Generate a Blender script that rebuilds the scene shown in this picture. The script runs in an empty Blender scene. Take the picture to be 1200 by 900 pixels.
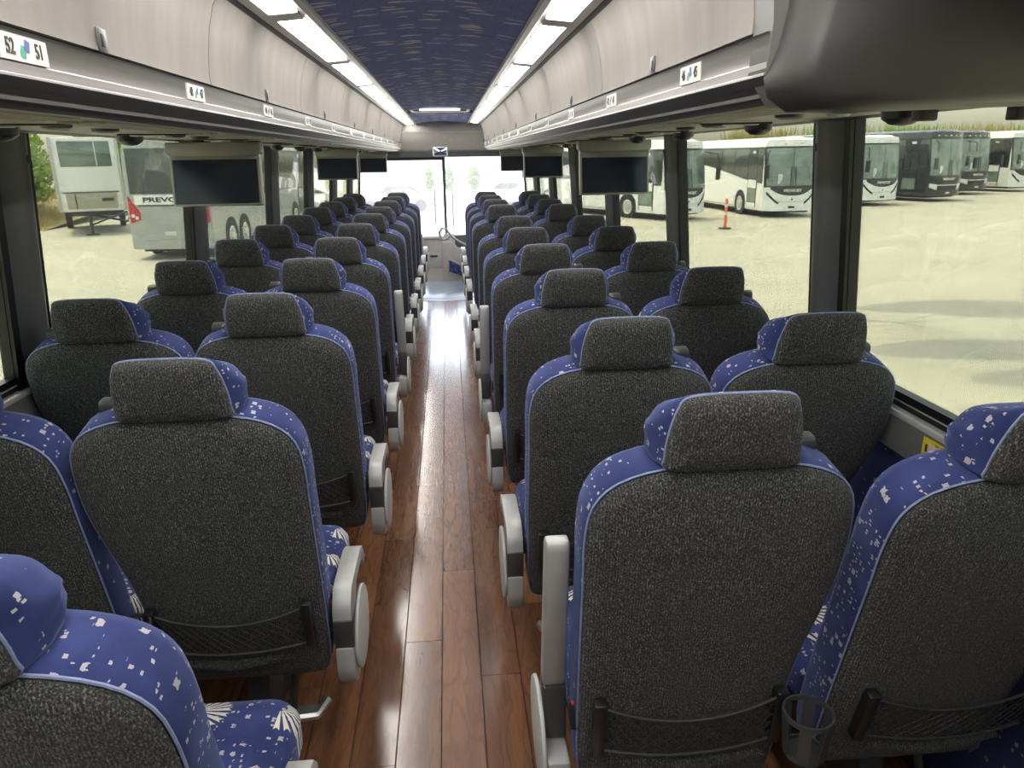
import bpy, bmesh, math, random
from mathutils import Vector, Matrix
random.seed(7)
S = bpy.context.scene
C = S.collection
PI = math.pi

# ---------------------------------------------------------------- camera
H = 1.55                                     # camera height above the coach floor
F_PX, YAW, PITCH, ROLL, CAMX = 860.0, 0.081, 0.302, -0.0145, 0.067
cam_d = bpy.data.cameras.new('camera'); cam = bpy.data.objects.new('camera', cam_d); C.objects.link(cam)
cam_d.sensor_width = 36; cam_d.lens = F_PX * 36 / 1200; cam_d.clip_start = .02; cam_d.clip_end = 600
cy, sy, cp, sp = math.cos(YAW), math.sin(YAW), math.cos(PITCH), math.sin(PITCH)
fw = Vector((sy*cp, cy*cp, -sp)); rt = Vector((cy, -sy, 0)); up = rt.cross(fw)
cr, sr = math.cos(ROLL), math.sin(ROLL)
rt2 = rt*cr + up*sr; up2 = up*cr - rt*sr
cam.matrix_world = Matrix(((rt2.x, up2.x, -fw.x, CAMX), (rt2.y, up2.y, -fw.y, 0), (rt2.z, up2.z, -fw.z, H), (0, 0, 0, 1)))
S.camera = cam

# ---------------------------------------------------------------- sky, sun, exposure
SUN_DIR = Vector((-.26, .20, .94)).normalized()
w = bpy.data.worlds.new('sky'); S.world = w; w.use_nodes = True
nt = w.node_tree; nt.nodes.clear()
sky = nt.nodes.new('ShaderNodeTexSky'); sky.sky_type = 'NISHITA'; sky.sun_disc = False
sky.sun_elevation = math.asin(SUN_DIR.z); sky.sun_rotation = math.atan2(SUN_DIR.x, SUN_DIR.y)
sky.dust_density = 3.0; sky.air_density = 1.0
hs = nt.nodes.new('ShaderNodeHueSaturation'); hs.inputs['Saturation'].default_value = .55
bg = nt.nodes.new('ShaderNodeBackground'); bg.inputs['Strength'].default_value = .74
wo = nt.nodes.new('ShaderNodeOutputWorld')
nt.links.new(sky.outputs[0], hs.inputs['Color']); nt.links.new(hs.outputs[0], bg.inputs['Color']); nt.links.new(bg.outputs[0], wo.inputs['Surface'])
sd = bpy.data.lights.new('sun', 'SUN'); sd.energy = 3.9; sd.angle = .009; sd.color = (1, .95, .84)
so = bpy.data.objects.new('sun', sd); C.objects.link(so); so.location = (-8, 6, 30)
so.rotation_euler = SUN_DIR.to_track_quat('Z', 'Y').to_euler()
LAMP = 13.0                                    # glow of the ceiling light panels
S.view_settings.view_transform = 'Standard'; S.view_settings.look = 'None'
S.view_settings.gamma = 1; S.view_settings.use_curve_mapping = False
S.view_settings.exposure = 1.1

# ---------------------------------------------------------------- material helpers
class NT:
    def __init__(s, name):
        s.m = bpy.data.materials.new(name); s.m.use_nodes = True
        s.t = s.m.node_tree; s.n = s.t.nodes; s.b = s.n['Principled BSDF']; s.out = s.n['Material Output']
    def new(s, typ, **kw):
        o = s.n.new(typ)
        for k, v in kw.items(): setattr(o, k, v)
        return o
    def set(s, sock, v):
        if isinstance(v, bpy.types.NodeSocket): s.t.links.new(v, sock)
        else: sock.default_value = v
    def math(s, op, a, b=0.0, c=None):
        o = s.new('ShaderNodeMath', operation=op); s.set(o.inputs[0], a); s.set(o.inputs[1], b)
        if c is not None: s.set(o.inputs[2], c)
        return o.outputs[0]
    def vmath(s, op, a, b):
        o = s.new('ShaderNodeVectorMath', operation=op); s.set(o.inputs[0], a); s.set(o.inputs[1], b); return o.outputs[0]
    def obj(s, scale=(1, 1, 1), rnd=0.0):
        tc = s.new('ShaderNodeTexCoord'); v = tc.outputs['Object']
        if rnd:
            oi = s.new('ShaderNodeObjectInfo'); r = s.math('MULTIPLY', oi.outputs['Random'], rnd)
            cb = s.new('ShaderNodeCombineXYZ'); s.set(cb.inputs[0], r); s.set(cb.inputs[1], r); s.set(cb.inputs[2], r)
            v = s.vmath('ADD', v, cb.outputs[0])
        return s.vmath('MULTIPLY', v, scale)
    def noise(s, v, scale, detail=2.0, rough=.5, dist=0.0):
        o = s.new('ShaderNodeTexNoise'); s.set(o.inputs['Vector'], v); o.inputs['Scale'].default_value = scale
        o.inputs['Detail'].default_value = detail; o.inputs['Roughness'].default_value = rough; o.inputs['Distortion'].default_value = dist
        return o.outputs['Fac']
    def voro(s, v, scale, rand=1.0):
        o = s.new('ShaderNodeTexVoronoi'); s.set(o.inputs['Vector'], v); o.inputs['Scale'].default_value = scale
        o.inputs['Randomness'].default_value = rand
        return o.outputs['Distance'], o.outputs['Color']
    def ramp(s, f, *stops):
        o = s.new('ShaderNodeValToRGB'); s.set(o.inputs[0], f); e = o.color_ramp.elements
        while len(e) < len(stops): e.new(.5)
        for i, (p, c) in enumerate(stops):
            e[i].position = p; e[i].color = (*c, 1) if len(c) == 3 else c
        return o.outputs[0]
    def mix(s, f, a, b, mode='MIX'):
        o = s.new('ShaderNodeMix', data_type='RGBA', blend_type=mode)
        s.set(o.inputs[0], f)
        for k, v in ((6, a), (7, b)):
            s.set(o.inputs[k], v if isinstance(v, bpy.types.NodeSocket) else (*v, 1))
        return o.outputs[2]
    def bump(s, h, strength=.3, dist=.002):
        o = s.new('ShaderNodeBump'); s.set(o.inputs['Height'], h); o.inputs['Strength'].default_value = strength
        o.inputs['Distance'].default_value = dist; s.t.links.new(o.outputs[0], s.b.inputs['Normal'])
    def col(s, v): s.set(s.b.inputs['Base Color'], v if isinstance(v, bpy.types.NodeSocket) else (*v, 1))
    def p(s, **kw):
        for k, v in kw.items(): s.set(s.b.inputs[k.replace('_', ' ')], v)
        return s
def plain(name, c, rough=.5, metal=0.0, var=.12, scale=14.0, spec=.5, coat=0.0):
    t = NT(name); v = t.obj(rnd=11.0); n = t.noise(v, scale, 3)
    lo = tuple(x*(1-var) for x in c); hi = tuple(min(1, x*(1+var)) for x in c)
    t.col(t.ramp(n, (.3, lo), (.7, hi))); t.p(Roughness=rough, Metallic=metal)
    t.b.inputs['Specular IOR Level'].default_value = spec
    if coat: t.b.inputs['Coat Weight'].default_value = coat
    return t.m
M = {}
def fabric_grey():
    t = NT('grey_knit'); v = t.obj(rnd=3.0)
    rib = t.new('ShaderNodeTexWave', bands_direction='X'); t.set(rib.inputs['Vector'], t.vmath('MULTIPLY', v, (1, .0, .08)))
    rib.inputs['Scale'].default_value = 62; rib.inputs['Distortion'].default_value = 1.6; rib.inputs['Detail'].default_value = 2; rib.inputs['Detail Scale'].default_value = 6
    sp = t.noise(t.vmath('MULTIPLY', v, (1, 1, .55)), 420, 2, .7)
    fl = t.noise(v, 9, 3)
    base = t.ramp(sp, (.36, (.010, .010, .0105)), (.52, (.054, .054, .054)), (.68, (.25, .247, .237)))
    c = t.mix(t.math('MULTIPLY', rib.outputs['Fac'], .55), base, (.018, .018, .018))
    c = t.mix(t.ramp(fl, (.35, (.0,)*3), (.75, (.30,)*3)), c, (.056, .054, .050), 'MIX')
    t.col(c); t.p(Roughness=.95); t.b.inputs['Sheen Weight'].default_value = .08; t.b.inputs['Sheen Roughness'].default_value = .6
    t.b.inputs['Specular IOR Level'].default_value = .15
    t.bump(t.math('ADD', rib.outputs['Fac'], t.math('MULTIPLY', sp, .9)), .6, .0018)
    return t.m
def speckle(t, v, dens=.45):
    # rows of short pale dashes and a few larger flecks, woven into the velvet
    def cells(vec, scale, rand, size, keep, ch):
        o = t.new('ShaderNodeTexVoronoi', distance='CHEBYCHEV'); t.set(o.inputs['Vector'], vec); o.inputs['Scale'].default_value = scale; o.inputs['Randomness'].default_value = rand
        k = t.new('ShaderNodeSeparateColor'); t.set(k.inputs[0], o.outputs['Color'])
        return t.math('MULTIPLY', t.math('LESS_THAN', t.math('ADD', o.outputs['Distance'], t.math('MULTIPLY', t.noise(v, 210, 1), .22)), size), t.math('LESS_THAN', k.outputs[ch], keep))
    row = t.math('GREATER_THAN', t.noise(t.vmath('ADD', v, (3, 1, 2)), 16, 1), .46)
    a = t.math('MULTIPLY', cells(t.vmath('MULTIPLY', v, (.75, 1.0, 1.5)), 92, .45, .36, dens*.62, 0), row)
    b = t.math('MULTIPLY', cells(t.vmath('MULTIPLY', v, (1.5, .9, .8)), 84, .45, .34, dens*.45, 1), t.math('SUBTRACT', 1.0, row))
    c = cells(t.vmath('MULTIPLY', v, (1.2, 1, 1)), 38, .95, .31, .22, 2)
    return t.math('MAXIMUM', t.math('MAXIMUM', a, b), c)
def velvet(name, fans=False):
    t = NT(name); v = t.obj(rnd=2.0 if not fans else 0.0)
    fl = t.noise(v, 14, 3); fine = t.noise(v, 600, 1)
    base = t.ramp(fl, (.3, (.021, .029, .098)), (.7, (.041, .054, .165)))
    base = t.mix(t.math('MULTIPLY', fine, .35), base, (.015, .025, .11))
    m = speckle(t, v)
    c = t.mix(t.math('MULTIPLY', m, .8), base, (.46, .43, .43))
    if fans:
        p = t.vmath('MULTIPLY', v, (1/.17, 1/.15, 0)); p = t.vmath('ADD', p, (.35, .2, 0))
        cell = t.vmath('FLOOR', p, (0, 0, 0)); f = t.vmath('SUBTRACT', t.vmath('FRACTION', p, (0, 0, 0)), (.5, .42, 0))
        wn = t.new('ShaderNodeTexWhiteNoise'); t.set(wn.inputs['Vector'], cell)
        sx = t.new('ShaderNodeSeparateXYZ'); t.set(sx.inputs[0], f)
        ang = t.math('ADD', t.math('ARCTAN2', sx.outputs[1], sx.outputs[0]), t.math('MULTIPLY', wn.outputs['Value'], 6.28))
        ang = t.math('WRAP', ang, PI, -PI)
        ln = t.new('ShaderNodeVectorMath', operation='LENGTH'); t.set(ln.inputs[0], f); r = ln.outputs['Value']
        wedge = t.math('LESS_THAN', t.math('ABSOLUTE', ang), 1.25)
        rr = t.math('MULTIPLY', t.math('GREATER_THAN', r, .07), t.math('LESS_THAN', t.math('ADD', r, t.math('MULTIPLY', t.math('COSINE', t.math('MULTIPLY', ang, 22)), .03)), .42))
        st = t.math('GREATER_THAN', t.math('COSINE', t.math('MULTIPLY', ang, 22)), -.25)
        fan = t.math('MULTIPLY', t.math('MULTIPLY', wedge, rr), st)
        c = t.mix(fan, c, (.60, .55, .46))
    t.col(c); t.p(Roughness=.9); t.b.inputs['Sheen Weight'].default_value = .22; t.b.inputs['Sheen Roughness'].default_value = .4
    t.b.inputs['Sheen Tint'].default_value = (.5, .6, 1, 1); t.b.inputs['Specular IOR Level'].default_value = .2
    t.bump(fine, .25, .001)
    return t.m
M['knit'] = fabric_grey(); M['velvet'] = velvet('blue_velvet'); M['cushion'] = velvet('blue_fan_velvet', True)
def ceiling_cloth():
    t = NT('ceiling_cloth'); v = t.obj()
    wv = t.new('ShaderNodeTexNoise'); t.set(wv.inputs['Vector'], v); wv.inputs['Scale'].default_value = 9
    vv = t.vmath('ADD', v, t.vmath('MULTIPLY', t.vmath('SUBTRACT', wv.outputs['Color'], (.5, .5, .5)), (.02, .10, 0)))
    d, c = t.voro(t.vmath('MULTIPLY', vv, (8, 25, 0)), 1.0, .75)
    k = t.new('ShaderNodeSeparateColor'); t.set(k.inputs[0], c)
    m = t.math('MULTIPLY', t.math('LESS_THAN', d, .36), t.math('LESS_THAN', k.outputs[0], .75))
    m = t.math('MULTIPLY', m, t.math('ADD', .45, t.math('MULTIPLY', k.outputs[1], .5)))
    d2, c2 = t.voro(v, 110, 1); m2 = t.math('MULTIPLY', t.math('LESS_THAN', d2, .22), .35)
    b = t.mix(t.noise(v, 6, 2), (.15, .19, .38), (.22, .265, .50))
    t.col(t.mix(t.math('MAXIMUM', m, m2), b, (.78, .72, .66))); t.p(Roughness=.95)
    t.b.inputs['Specular IOR Level'].default_value = .15
    return t.m
M['ceil'] = ceiling_cloth()
def wood():
    t = NT('wood_plank'); oi = t.new('ShaderNodeObjectInfo'); v = t.obj((1, 1, 1), 9.0)
    warp = t.noise(t.vmath('MULTIPLY', v, (7, 1.6, 1)), 1.0, 3, .55)
    ring = t.math('SINE', t.math('MULTIPLY', warp, 62))
    fib = t.noise(t.vmath('MULTIPLY', v, (260, 7, 1)), 1.0, 3, .65)
    tone = t.noise(t.vmath('MULTIPLY', v, (16, .9, 1)), 1.0, 2)
    base = t.ramp(tone, (.25, (.115, .046, .021)), (.55, (.215, .093, .043)), (.8, (.30, .138, .066)))
    base = t.mix(t.math('MULTIPLY', t.ramp(ring, (.3, (0,)*3), (1, (1,)*3)), .42), base, (.085, .034, .016))
    base = t.mix(t.ramp(fib, (.45, (0,)*3), (.75, (.55,)*3)), base, (.06, .025, .013))
    hv = t.new('ShaderNodeHueSaturation'); t.set(hv.inputs['Color'], base)
    t.set(hv.inputs['Value'], t.math('ADD', .80, t.math('MULTIPLY', oi.outputs['Random'], .36)))
    t.col(hv.outputs[0]); t.p(Roughness=t.math('ADD', .20, t.math('MULTIPLY', fib, .12)))
    t.b.inputs['Coat Weight'].default_value = 1.0; t.b.inputs['Coat Roughness'].default_value = .15
    t.bump(fib, .15, .0006)
    return t.m
M['wood'] = wood()
M['subfloor'] = plain('plank_joint', (.012, .008, .006), .8)
M['piping'] = plain('pale_blue_piping', (.20, .24, .38), .8, 0, .15, 60)  # seam tube, kept pale to paint the backlit rim along the fabric edges
M['silver'] = plain('silver_plastic', (.36, .36, .35), .42, .25, .06)
M['lightgrey'] = plain('pale_grey_plastic', (.50, .50, .48), .45, 0, .05)
M['darkgrey'] = plain('dark_grey_plastic', (.045, .045, .047), .4, 0, .1)
M['black'] = plain('black_plastic', (.012, .012, .013), .35, 0, .1)
M['netcord'] = plain('net_cord', (.035, .035, .036), .5)
M['rubber'] = plain('black_rubber', (.010, .010, .011), .6, 0, .1)
M['metal'] = plain('brushed_steel', (.52, .52, .52), .32, .9, .08)
M['red'] = plain('red_button', (.75, .03, .04), .4)
def door_skin():
    t = NT('bin_door_skin'); v = t.obj(rnd=5.0)
    n = t.noise(t.vmath('MULTIPLY', v, (1, 5, 1)), 3.0, 4); f = t.noise(v, 240, 2)
    t.col(t.ramp(n, (.3, (.150, .133, .120)), (.7, (.185, .167, .152)))); t.p(Roughness=.55)
    t.b.inputs['Specular IOR Level'].default_value = .3; t.bump(f, .12, .001); return t.m
M['door'] = door_skin()
def brushed(name, c, rough, metal, sc):
    t = NT(name); v = t.obj(sc); n = t.noise(v, 1, 3)
    t.col(t.ramp(n, (.3, tuple(x*.78 for x in c)), (.7, tuple(min(1, x*1.15) for x in c)))); t.p(Roughness=rough, Metallic=metal); return t.m
M['rail'] = brushed('label_rail_aluminium', (.30, .285, .28), .30, .75, (400, 1.5, 60))
M['band'] = brushed('grooved_dark_band', (.055, .054, .055), .42, .1, (8, 2, 90))
M['psu'] = plain('cream_service_panel', (.42, .40, .30), .5, 0, .08)
M['trimblue'] = plain('navy_trim', (.025, .03, .07), .5)
M['coved'] = plain('cove_trim', (.47, .45, .42), .35, .1, .06)
M['wallgrey'] = plain('grey_moulding', (.13, .128, .122), .5, 0, .07)
M['cap'] = plain('end_cap_moulding', (.045, .043, .042), .42, 0, .06)
M['pillar'] = plain('pillar_grey', (.085, .088, .088), .38, .1, .08)
M['gasket'] = plain('window_gasket', (.006, .006, .007), .35)
M['ledge'] = plain('pale_ledge', (.45, .46, .45), .35, .2, .05)
M['beige'] = plain('beige_moulding', (.36, .33, .30), .5, 0, .05)
M['tvframe'] = plain('monitor_frame', (.30, .29, .245), .4, .1, .04)
M['screen'] = plain('monitor_screen', (.016, .022, .036), .16, 0, .05)
M['plate'] = plain('label_plate_white', (.66, .63, .60), .45, 0, .03)
M['ink'] = plain('black_ink', (.03, .028, .026), .6)
M['green'] = plain('label_green', (.05, .30, .22), .5)
M['indigo'] = plain('label_blue', (.07, .12, .36), .5)
M['yellow'] = plain('yellow_decal', (.80, .62, .03), .45, 0, .04)
M['orangeink'] = plain('orange_ink', (.62, .20, .02), .5)
M['bluefloor'] = plain('blue_grey_landing', (.24, .28, .34), .25, 0, .08)
def carpet():
    t = NT('wall_carpet'); v = t.obj(); m = speckle(t, v, .3)
    t.col(t.mix(t.math('MULTIPLY', m, .5), (.015, .022, .085), (.4, .4, .42))); t.p(Roughness=.95); return t.m
M['carpet'] = carpet()
def glow(name, c, s):
    t = NT(name); e = t.new('ShaderNodeEmission'); e.inputs[0].default_value = (*c, 1); e.inputs[1].default_value = s
    t.t.links.new(e.outputs[0], t.out.inputs['Surface']); return t.m
M['glow'] = glow('light_panel_glow', (1, .97, .92), LAMP)
M['hatchglow'] = glow('hatch_strip_glow', (.9, .95, 1), 2.0)
def pane(name, tint, refl, veil=0.0, dcol=(1, 1, 1)):
    t = NT(name); tr = t.new('ShaderNodeBsdfTransparent'); tr.inputs[0].default_value = (*tint, 1)
    gl = t.new('ShaderNodeBsdfGlossy'); gl.inputs['Roughness'].default_value = .01
    lw = t.new('ShaderNodeLayerWeight'); lw.inputs['Blend'].default_value = .25
    mx = t.new('ShaderNodeMixShader'); t.set(mx.inputs[0], t.math('MULTIPLY', lw.outputs['Fresnel'], refl))
    t.t.links.new(tr.outputs[0], mx.inputs[1]); t.t.links.new(gl.outputs[0], mx.inputs[2]); o = mx.outputs[0]
    if veil:
        tl = t.new('ShaderNodeBsdfTranslucent'); tl.inputs[0].default_value = (*dcol, 1)
        m2 = t.new('ShaderNodeMixShader')
        t.set(m2.inputs[0], t.math('MULTIPLY', t.ramp(t.noise(t.obj(), 3, 4), (.3, (.6,)*3), (.7, (1,)*3)), veil))
        t.t.links.new(o, m2.inputs[1]); t.t.links.new(tl.outputs[0], m2.inputs[2]); o = m2.outputs[0]
    t.t.links.new(o, t.out.inputs['Surface']); return t.m
M['glass'] = pane('tinted_window_glass', (.505, .515, .45), .35, .006)
M['windshield'] = pane('dusty_windshield_glass', (.95, .97, 1.0), .3, .13)  # dust veil: translucent share added to give the washed-out glare

# ---------------------------------------------------------------- mesh helpers
def link(name, me, mat=None, parent=None):
    o = bpy.data.objects.new(name, me); C.objects.link(o)
    if mat is not None and me is not None and not me.materials: me.materials.append(mat)
    if parent is not None: o.parent = parent
    return o
def tag(o, label, cat=None, group=None, kind=None):
    if label: o['label'] = label
    if cat: o['category'] = cat
    if group: o['group'] = group
    if kind: o['kind'] = kind
    return o
def empty(name, loc=(0, 0, 0), rz=0.0):
    o = bpy.data.objects.new(name, None); C.objects.link(o); o.location = loc; o.rotation_euler.z = rz; o.empty_display_size = .1
    return o
class MB:
    def __init__(s): s.v = []; s.f = []
    def add(s, vs, fs):
        b = len(s.v); s.v += [tuple(v) for v in vs]; s.f += [tuple(i+b for i in f) for f in fs]; return s
    def box(s, c, d, rot=None):
        x, y, z = d[0]/2, d[1]/2, d[2]/2
        vs = [Vector((i*x, j*y, k*z)) for k in (-1, 1) for j in (-1, 1) for i in (-1, 1)]
        if rot is not None: vs = [rot @ v for v in vs]
        c = Vector(c)
        return s.add([v+c for v in vs], [(0, 2, 3, 1), (4, 5, 7, 6), (0, 1, 5, 4), (2, 6, 7, 3), (0, 4, 6, 2), (1, 3, 7, 5)])
    def b2(s, x0, x1, y0, y1, z0, z1): return s.box(((x0+x1)/2, (y0+y1)/2, (z0+z1)/2), (abs(x1-x0), abs(y1-y0), abs(z1-z0)))
    def loft(s, rings, cap0=True, cap1=True, closed=True):
        n = len(rings[0]); b = len(s.v)
        for r in rings: s.v += [tuple(p) for p in r]
        m = n if closed else n-1
        for i in range(len(rings)-1):
            for j in range(m):
                k = (j+1) % n; s.f.append((b+i*n+j, b+i*n+k, b+(i+1)*n+k, b+(i+1)*n+j))
        if cap0: s.f.append(tuple(b+j for j in reversed(range(n))))
        if cap1: s.f.append(tuple(b+(len(rings)-1)*n+j for j in range(n)))
        return s
    def prism(s, prof, a, b, axis='x'):
        def put(p, t): return {'x': (t, p[0], p[1]), 'y': (p[0], t, p[1]), 'z': (p[0], p[1], t)}[axis]
        return s.loft([[put(p, a) for p in prof], [put(p, b) for p in prof]])
    def tube(s, pts, r, n=8, closed=False):
        pts = [Vector(p) for p in pts]; rings = []
        N = len(pts); prev = None
        for i, p in enumerate(pts):
            a = pts[(i-1) % N] if (closed or i > 0) else p; b = pts[(i+1) % N] if (closed or i < N-1) else p
            t = (b-a).normalized()
            if prev is None: u = t.orthogonal().normalized()
            else:
                u = prev - t*prev.dot(t); u = u.normalized() if u.length > 1e-6 else t.orthogonal().normalized()
            prev = u; q = t.cross(u); rr = r[i] if isinstance(r, (list, tuple)) else r
            rings.append([p + (u*math.cos(2*PI*k/n) + q*math.sin(2*PI*k/n))*rr for k in range(n)])
        if closed: rings.append(rings[0]); return s.loft(rings, False, False)
        return s.loft(rings)
    def lathe(s, prof, n=20, c=(0, 0, 0), axis='z', cap=True):
        rings = []
        for r, h in prof:
            ring = []
            for k in range(n):
                a, b = r*math.cos(2*PI*k/n), r*math.sin(2*PI*k/n)
                p = {'z': (a, b, h), 'x': (h, a, b), 'y': (b, h, a)}[axis]
                ring.append((p[0]+c[0], p[1]+c[1], p[2]+c[2]))
            rings.append(ring)
        return s.loft(rings, cap, cap)
    def mesh(s, name, mat=None, smooth=35, bevel=0, seg=2):
        me = bpy.data.meshes.new(name); me.from_pydata(s.v, [], s.f)
        bm = bmesh.new(); bm.from_mesh(me)
        bmesh.ops.remove_doubles(bm, verts=bm.verts, dist=1e-6)
        if bevel: bmesh.ops.bevel(bm, geom=[e for e in bm.edges if len(e.link_faces) == 2 and e.calc_face_angle(0) > .5], offset=bevel, segments=seg, profile=.5, affect='EDGES', clamp_overlap=True)
        bmesh.ops.recalc_face_normals(bm, faces=bm.faces)
        bm.to_mesh(me); bm.free(); me.update()
        if smooth:
            me.polygons.foreach_set('use_smooth', [True]*len(me.polygons)); me.set_sharp_from_angle(angle=math.radians(smooth))
        if mat: me.materials.append(mat)
        return me
    def obj(s, name, mat, parent=None, smooth=35, bevel=0, seg=2): return link(name, s.mesh(name, mat, smooth, bevel, seg), None, parent)
def struct(o): o['kind'] = 'structure'; return o
def text_mesh(txt, size, mat, depth=.0006, align='CENTER', bold=0.0, sx=1.0):
    c = bpy.data.curves.new('t', 'FONT'); c.body = txt; c.size = size; c.align_x = align; c.align_y = 'CENTER'; c.extrude = depth; c.offset = bold
    o = bpy.data.objects.new('t', c); me = bpy.data.meshes.new_from_object(o)
    bpy.data.objects.remove(o); bpy.data.curves.remove(c)
    if sx != 1.0:
        for v in me.vertices: v.co.x *= sx
    me.materials.clear(); me.materials.append(mat); return me
def basis(loc, ex, ey):
    ex = Vector(ex).normalized(); ey = Vector(ey).normalized(); ez = ex.cross(ey)
    return Matrix(((ex.x, ey.x, ez.x, loc[0]), (ex.y, ey.y, ez.y, loc[1]), (ex.z, ey.z, ez.z, loc[2]), (0, 0, 0, 1)))
def spline(pts, n=5):
    P = [Vector(p) for p in pts]; out = []
    for i in range(len(P)):
        a, b, c, d = P[i-1], P[i], P[(i+1) % len(P)], P[(i+2) % len(P)]
        for k in range(n):
            t = k/n; out.append(.5*((2*b) + (c-a)*t + (2*a-5*b+4*c-d)*t*t + (3*b-a-3*c+d)*t**3))
    return out

# ================================================================ COACH SHELL
def wx(z): return 1.262 - .055*(z-.92)/.7              # the side wall leans in a little
SILL, WTOP, Y0, Y1 = .915, 1.66, -1.3, 12.0
CXO = .02                                               # overhead unit centre line
# floor with single planks
fl = struct(MB().b2(-1.27, 1.27, -1.3, 8.22, -.06, -.006).obj('floor', M['subfloor'], smooth=0))
PW, PL = .1225, 1.22
pm = {}
def plank(x0, x1, y0, y1):
    k = (round(x1-x0, 3), round(y1-y0, 3))
    if k not in pm:
        a, b = k[0]/2-.0011, k[1]/2-.0009
        pm[k] = MB().box((0, 0, 0), (2*a, 2*b, .008)).mesh('plank', M['wood'], 0, .0006, 1)
    o = link('plank', pm[k], None, fl); o.location = ((x0+x1)/2, (y0+y1)/2, -.004)
for i in range(-10, 11):
    x0 = -.0085 + i*PW - .0 ; x1 = x0 + PW
    if x0 < -1.26 or x1 > 1.26: continue
    off = [.0, .62, .25, .95, .43][i % 5]
    y = -1.12 - off
    while y < 8.2:
        a, b = max(-1.28, y), min(8.2, y+PL)
        if b-a > .05: plank(x0, x1, a, b)
        y += PL
struct(MB().b2(-1.27, 1.27, 8.2, 8.26, -.05, .006).obj('trim_1', M['metal'], bevel=.003))
struct(MB().b2(-1.27, 1.27, 8.26, 9.62, -.06, -.004).obj('floor_landing', M['bluefloor'], bevel=.004))
s_ = struct(MB().b2(-1.27, 1.27, 9.62, 12.0, -.5, -.3).obj('floor_stairwell', M['bluefloor']))
# side walls
PILL = {-1: [.66, 2.36, 4.02, 5.77, 7.28, 8.85, 10.35], 1: [.58, 2.19, 3.79, 5.33, 6.85, 8.4, 9.95]}
wn = 0
for sd_ in (-1, 1):
    side = 'left' if sd_ < 0 else 'right'
    q = MB()
    q.b2(sd_*1.27, sd_*1.30, Y0, Y1, -.5, .775)
    wl = struct(q.obj('wall_'+side, M['carpet'], smooth=0))
    struct(MB().prism([(sd_*1.30, .775), (sd_*1.235, .775), (sd_*1.24, .868), (sd_*1.30, .868)], Y0, Y1, 'y').obj('trim_sill_'+side, M['wallgrey'], bevel=.006))
    struct(MB().prism([(sd_*1.30, .868), (sd_*1.236, .868), (sd_*1.239, .884), (sd_*1.30, .888)], Y0, Y1, 'y').obj('trim_ledge_'+side, M['ledge'], bevel=.004))
    struct(MB().prism([(sd_*1.30, WTOP+.0), (sd_*(wx(WTOP)-.0), WTOP), (sd_*(wx(1.7)-.005), 1.70), (sd_*1.19, 2.02), (sd_*1.30, 2.02)], Y0, Y1, 'y').obj('wall_upper_'+side, M['wallgrey']))
    edges = [Y0] + PILL[sd_] + [11.75]
    for k, py in enumerate(PILL[sd_]):
        hw = .105
        p = empty('trim_pillar_'+side, (0, py, 0)); struct(p)
        prof = []
        for a in range(9):
            t = -1 + a/4; prof.append((t*hw*.72, -.045*(1-abs(t)**2.4)))
        prof = [(hw*.72, .03)] + prof[::-1] + [(-hw*.72, .03)]
        rings = []
        for z in (SILL-.03, WTOP+.05):
            rings.append([(sd_*(wx(z)+p_[1]-.004), p_[0], z) for p_ in prof])
        MB().loft(rings).obj('pillar_cover', M['pillar'], p)
        for e in (-1, 1):
            rr = [[(sd_*(wx(z)+dx), e*hw*.72+dy, z) for dx, dy in ((-.012, 0), (-.012, e*.034), (.03, e*.034), (.03, 0))] for z in (SILL-.03, WTOP+.05)]
            MB().loft(rr).obj('gasket', M['gasket'], p)
        for z in (1.02, 1.56):
            MB().lathe([(.012, 0), (.012, .006), (.004, .008)], 10, (0, 0, 0)).obj('screw_cover', M['black'], p).matrix_local = basis((sd_*(wx(z)-.049), .02, z), (0, sd_*1, 0), (0, 0, 1))
    for k in range(len(edges)-1):
        wn += 1
        a = edges[k] + (.1 if k else 0); b = edges[k+1] - .1
        wo_ = struct(empty('window_%d' % wn, (0, (a+b)/2, SILL)))
        h = (b-a)/2
        def quad(ya, yb, za, zb, off, th):
            m = MB(); r = []
            for z in (za, zb): r.append([(sd_*(wx(z)+off), ya, z-SILL), (sd_*(wx(z)+off), yb, z-SILL), (sd_*(wx(z)+off+th), yb, z-SILL), (sd_*(wx(z)+off+th), ya, z-SILL)])
            return m.loft(r)
        link('pane', quad(-h, h, SILL-.02, WTOP+.02, .022, .005).mesh('pane', M['glass'], 0), None, wo_)
        g = quad(-h, h, SILL-.032, SILL+.012, -.002, .03); g.obj('gasket_bottom', M['gasket'], wo_)
        quad(-h, h, SILL-.014, SILL-.010, -.004, .01).obj('gasket_bead', M['ledge'], wo_)
        quad(-h, h, WTOP-.02, WTOP+.03, -.002, .03).obj('gasket_top', M['gasket'], wo_)
        quad(-h-.02, -h+.012, SILL, WTOP, .0, .03).obj('gasket_side', M['gasket'], wo_)
        quad(h-.012, h+.02, SILL, WTOP, .0, .03).obj('gasket_side', M['gasket'], wo_)

struct(MB().b2(-1.3, 1.3, -1.36, -1.30, -.5, H+.5).obj('wall_rear', M['wallgrey']))
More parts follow.
